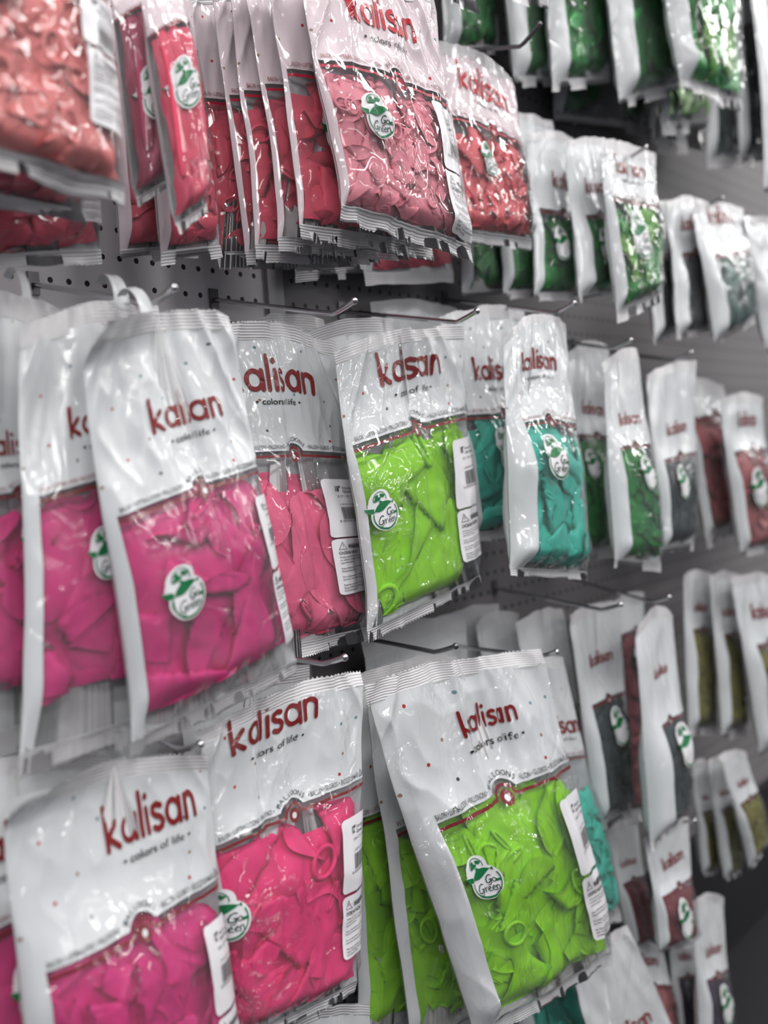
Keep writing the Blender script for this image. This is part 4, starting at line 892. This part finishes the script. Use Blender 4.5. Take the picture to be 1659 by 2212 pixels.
 {'key': 'x3', 'q': [[0.4343, -0.11, 1.86], [0.6602, -0.11, 1.9088], [0.6546, -0.12, 1.5827], [0.4428, -0.12, 1.5493]], 'label': 'dark pink bag with clear wrinkled bottom at upper left, lowest of three', 'col': 'rose', 'lod': 2, 'vl': 0.3, 'T': 0.03, 'film': 'pink', 'sticker': None, 'bl': 0.5, 'labels': {'x': 0.8, 'a': 0.25, 'b': 0.54, 'c': 0.56, 'd': 0.82, 'size': '5"'}},
 {'key': 'x2', 'q': [[0.3973, -0.19, 1.8166], [0.5856, -0.19, 1.8553], [0.5809, -0.2, 1.598], [0.4036, -0.2, 1.6046]], 'label': 'pink bag behind the coral pink bag, its white ribbed seal hanging below', 'col': 'rose', 'lod': 2, 'vl': 0.3, 'T': 0.03, 'film': 'pink', 'sticker': None, 'bl': 0.5},
 {'key': 'x1', 'q': [[0.3969, -0.25, 1.8148], [0.594, -0.25, 1.8528], [0.5716, -0.28, 1.5955], [0.3935, -0.28, 1.6132]], 'label': 'coral pink balloon bag at the upper left corner, close to the viewer', 'col': 'salmon', 'lod': 3, 'vl': 0.22, 'T': 0.03, 'film': 'pink', 'sticker': (0.34, 0.12), 'sr': 0.1, 'bl': 0.6, 'labels': {'x': 0.74, 'a': 0.02, 'b': 0.3, 'c': 0.32, 'd': 0.66, 'size': '5"', 'name': 'Coral', 'ct': '100 CT / SKU'}, 'cnt': 26, 'vs': 0.075, 'sl': 0.05, 'fill': 0.2},
 {'key': 'y4', 'q': [[1.3807, -0.05, 1.0808], [1.5083, -0.05, 1.0809], [1.5956, -0.05, 0.6422], [1.4711, -0.05, 0.6579]], 'label': 'dark red bag with white top behind the lime and teal bags, lower middle', 'col': 'burgundy', 'lod': 1, 'vl': 0.42, 'T': 0.015, 'sticker': None, 'bl': 0.5},
 {'key': 'y3', 'q': [[1.4462, -0.09, 1.076], [1.6044, -0.09, 1.0745], [1.6788, -0.09, 0.6224], [1.5376, -0.09, 0.6517]], 'label': 'white-topped dark red bag behind the teal bag, lower middle', 'col': 'burgundy', 'lod': 1, 'vl': 0.42, 'T': 0.018, 'sticker': None, 'bl': 0.5},
 {'key': 'y5', 'q': [[1.7975, -0.09, 1.0565], [1.9325, -0.09, 1.056], [1.9108, -0.09, 0.5857], [1.7885, -0.09, 0.5959]], 'label': 'burgundy bag glimpsed between the two slate bags, lower right', 'col': 'burgundy', 'lod': 1, 'vl': 0.16, 'T': 0.018, 'sticker': (0.55, 0.5), 'sr': 0.2, 'logo': 0, 'bl': 0.5},
 {'key': 'y2', 'q': [[1.535, -0.14, 1.0762], [1.7275, -0.14, 1.07], [1.7003, -0.15, 0.6531], [1.5706, -0.15, 0.669]], 'label': 'slate bag with big white top and sticker, left one of the third-row pair', 'col': 'slate', 'lod': 1, 'vl': 0.43, 'T': 0.026, 'sl': -0.02, 'sticker': (0.58, 0.36), 'sr': 0.17, 'bl': 0.5, 'margin': 0.12, 'ly': -0.42},
 {'key': 'y1', 'q': [[1.6396, -0.215, 1.0547], [1.7982, -0.215, 1.0586], [1.7657, -0.23, 0.6465], [1.6149, -0.23, 0.6345]], 'label': 'slate bag with a wide pale lavender side, right one of the third-row pair', 'col': 'slate', 'lod': 1, 'vl': 0.5, 'T': 0.036, 'sticker': (0.7, 0.38), 'sr': 0.2, 'bl': 0.5, 'margin': 0.25, 'droop': 0.03, 'wr': 1.4, 'ly': -0.55, 'lw': 0.4},
 {'key': 'z3', 'q': [[2.0094, -0.14, 1.0856], [2.166, -0.14, 1.064], [2.1373, -0.14, 0.7021], [1.9952, -0.14, 0.7339]], 'label': 'olive bag, left one of three hanging in the far lower right', 'col': 'olive', 'lod': 1, 'vl': 0.36, 'T': 0.02, 'sticker': None, 'bl': 0.5, 'margin': 0.13, 'group': 'olive bags of the third row'},
 {'key': 'z2', 'q': [[2.052, -0.18, 1.0809], [2.2279, -0.18, 1.0568], [2.2036, -0.18, 0.6882], [2.0702, -0.18, 0.7099]], 'label': 'olive bag, middle one of three hanging in the far lower right', 'col': 'olive', 'lod': 1, 'vl': 0.38, 'T': 0.02, 'sticker': None, 'bl': 0.5, 'margin': 0.16, 'group': 'olive bags of the third row'},
 {'key': 'z1', 'q': [[2.0625, -0.225, 1.0754], [2.3543, -0.225, 1.0352], [2.3144, -0.23, 0.6557], [2.1471, -0.23, 0.658]], 'label': 'olive bag, right one of three at the right picture edge', 'col': 'olive', 'lod': 1, 'vl': 0.4, 'T': 0.024, 'sticker': None, 'bl': 0.5, 'margin': 0.18, 'group': 'olive bags of the third row'},
 {'key': 'z6', 'q': [[1.9936, -0.14, 0.687], [2.0987, -0.14, 0.6607], [2.1061, -0.14, 0.3988], [2.0247, -0.14, 0.423]], 'label': 'small olive bag hanging low, left one of the lower three', 'col': 'olive', 'lod': 1, 'vl': 0.44, 'T': 0.018, 'sticker': None, 'bl': 0.5, 'margin': 0.12, 'group': 'lower olive bags'},
 {'key': 'z5', 'q': [[1.9843, -0.18, 0.7028], [2.1109, -0.18, 0.6731], [2.1305, -0.18, 0.3986], [2.0423, -0.18, 0.4152]], 'label': 'small olive bag hanging low, middle one of the lower three', 'col': 'olive', 'lod': 1, 'vl': 0.42, 'T': 0.018, 'sticker': None, 'bl': 0.5, 'margin': 0.14, 'group': 'lower olive bags'},
 {'key': 'z4', 'q': [[1.9492, -0.225, 0.7277], [2.0864, -0.225, 0.6995], [2.1757, -0.23, 0.4705], [2.062, -0.23, 0.4358]], 'label': 'small olive bag tilted outwards, right one of the lower three', 'col': 'olive', 'lod': 1, 'vl': 0.44, 'T': 0.02, 'sticker': None, 'bl': 0.5, 'margin': 0.1, 'group': 'lower olive bags', 'vs': 0.07},
 {'key': 'd2', 'q': [[1.6266, -0.13, 0.6556], [1.7584, -0.13, 0.6448], [1.7687, -0.14, 0.3731], [1.688, -0.14, 0.3978]], 'label': 'burgundy bag left of the one with a sticker, lower right', 'col': 'burgundy', 'lod': 1, 'vl': 0.44, 'T': 0.024, 'sticker': None, 'bl': 0.5, 'margin': 0.1},
 {'key': 'd1', 'q': [[1.6462, -0.21, 0.6554], [1.8109, -0.21, 0.645], [1.7922, -0.22, 0.3888], [1.6474, -0.22, 0.4344]], 'label': 'burgundy bag with round sticker below the slate bags, lower right', 'col': 'burgundy', 'lod': 1, 'vl': 0.5, 'T': 0.028, 'sl': -0.08, 'sticker': (0.42, 0.38), 'sr': 0.18, 'bl': 0.5, 'margin': 0.06},
 {'key': 'd4', 'q': [[1.8282, -0.15, 0.44], [1.9551, -0.15, 0.3963], [1.9458, -0.15, 0.0645], [1.8324, -0.15, 0.1122]], 'label': 'dark purple bag behind the front purple bag, bottom right', 'col': 'purple', 'lod': 1, 'vl': 0.45, 'T': 0.02, 'sticker': None, 'bl': 0.5, 'margin': 0.1},
 {'key': 'd3', 'q': [[1.8162, -0.21, 0.4769], [1.9625, -0.21, 0.4316], [1.9576, -0.21, 0.0788], [1.8076, -0.21, 0.136]], 'label': 'dark purple bag with sticker and white top, bottom right', 'col': 'purple', 'lod': 1, 'vl': 0.47, 'T': 0.026, 'sl': -0.05, 'sticker': (0.55, 0.42), 'sr': 0.2, 'bl': 0.5, 'margin': 0.12},
 {'key': 'a3', 'q': [[0.4483, -0.1, 1.1276], [0.6447, -0.1, 1.1074], [0.6385, -0.11, 0.6793], [0.4196, -0.11, 0.7273]], 'label': 'white-topped magenta bag behind the two lowest left magenta bags', 'col': 'fuchsia', 'lod': 1, 'vl': 0.42, 'T': 0.02, 'sticker': None, 'bl': 0.55},
 {'key': 'a4', 'q': [[0.5023, -0.05, 1.1299], [0.7261, -0.05, 1.1118], [0.7108, -0.055, 0.6503], [0.4811, -0.055, 0.7183]], 'label': 'white-topped bag hanging furthest back at lower left, against the pegboard', 'col': 'fuchsia', 'lod': 1, 'vl': 0.42, 'T': 0.015, 'sticker': None, 'bl': 0.55},
 {'key': 'b3', 'q': [[0.7329, -0.1, 1.0929], [0.9332, -0.1, 1.1065], [0.9111, -0.11, 0.6609], [0.7054, -0.11, 0.6938]], 'label': 'white-topped hot pink bag hanging furthest back behind the hot pink bags', 'col': 'hotpink', 'lod': 1, 'vl': 0.42, 'T': 0.02, 'sticker': None, 'bl': 0.5},
 {'key': 'c6', 'q': [[1.1035, -0.055, 1.1005], [1.3472, -0.055, 1.1042], [1.3546, -0.06, 0.5248], [1.099, -0.06, 0.5256]], 'label': 'white-topped lime bag hanging furthest back behind the large lime bag', 'col': 'lime', 'lod': 1, 'vl': 0.42, 'T': 0.018, 'sticker': None, 'bl': 0.5},
 {'key': 'c7', 'q': [[1.2559, -0.02, 1.0996], [1.5006, -0.02, 1.0976], [1.5109, -0.02, 0.4664], [1.2603, -0.02, 0.4761]], 'label': 'pale bag top against the pegboard between the two lime bags', 'col': 'lime', 'lod': 1, 'vl': 0.42, 'T': 0.01, 'sticker': None, 'bl': 0.5},
 {'key': 'o10', 'q': [[1.7539, -0.035, 2.4717], [2.2218, -0.035, 2.6557], [2.2363, -0.035, 2.039], [1.7804, -0.035, 1.9806]], 'label': 'dark green bag bottom furthest back behind the metallic green bags, top edge', 'col': 'green', 'lod': 1, 'vl': 0.42, 'T': 0.018, 'sticker': None, 'bl': 0.4},
 {'key': 'o11', 'q': [[2.1922, -0.07, 2.6292], [2.509, -0.07, 2.7538], [2.4669, -0.07, 2.03], [2.1093, -0.07, 1.9809]], 'label': 'yellow-green bag bottom with grey crumpled film, far upper right', 'col': 'moss', 'lod': 1, 'vl': 0.42, 'T': 0.018, 'sticker': None, 'bl': 0.4, 'vend': 0.85},
 {'key': 'o12', 'q': [[1.1775, -0.21, 2.22], [1.2679, -0.21, 2.2515], [1.2535, -0.22, 1.975], [1.1867, -0.22, 1.9752]], 'label': 'translucent pinkish bag corner dipping in at the top edge, above the red-pink bags', 'col': 'mauve', 'lod': 1, 'vl': 0.3, 'T': 0.014, 'film': 'pink', 'sticker': None, 'logo': 0, 'bl': 0.4, 'vend': 0.8},
 {'key': 'o13', 'q': [[1.299, -0.21, 2.271], [1.4803, -0.21, 2.3471], [1.457, -0.22, 2.0407], [1.3307, -0.22, 2.0224]], 'label': 'pale pinkish bag bottom dipping in at the top edge beside the dark hook', 'col': 'mauve', 'lod': 1, 'vl': 0.3, 'T': 0.014, 'film': 'pink', 'sticker': None, 'logo': 0, 'bl': 0.4, 'vend': 0.8}
]
for b in BAGS: build_bag(b)
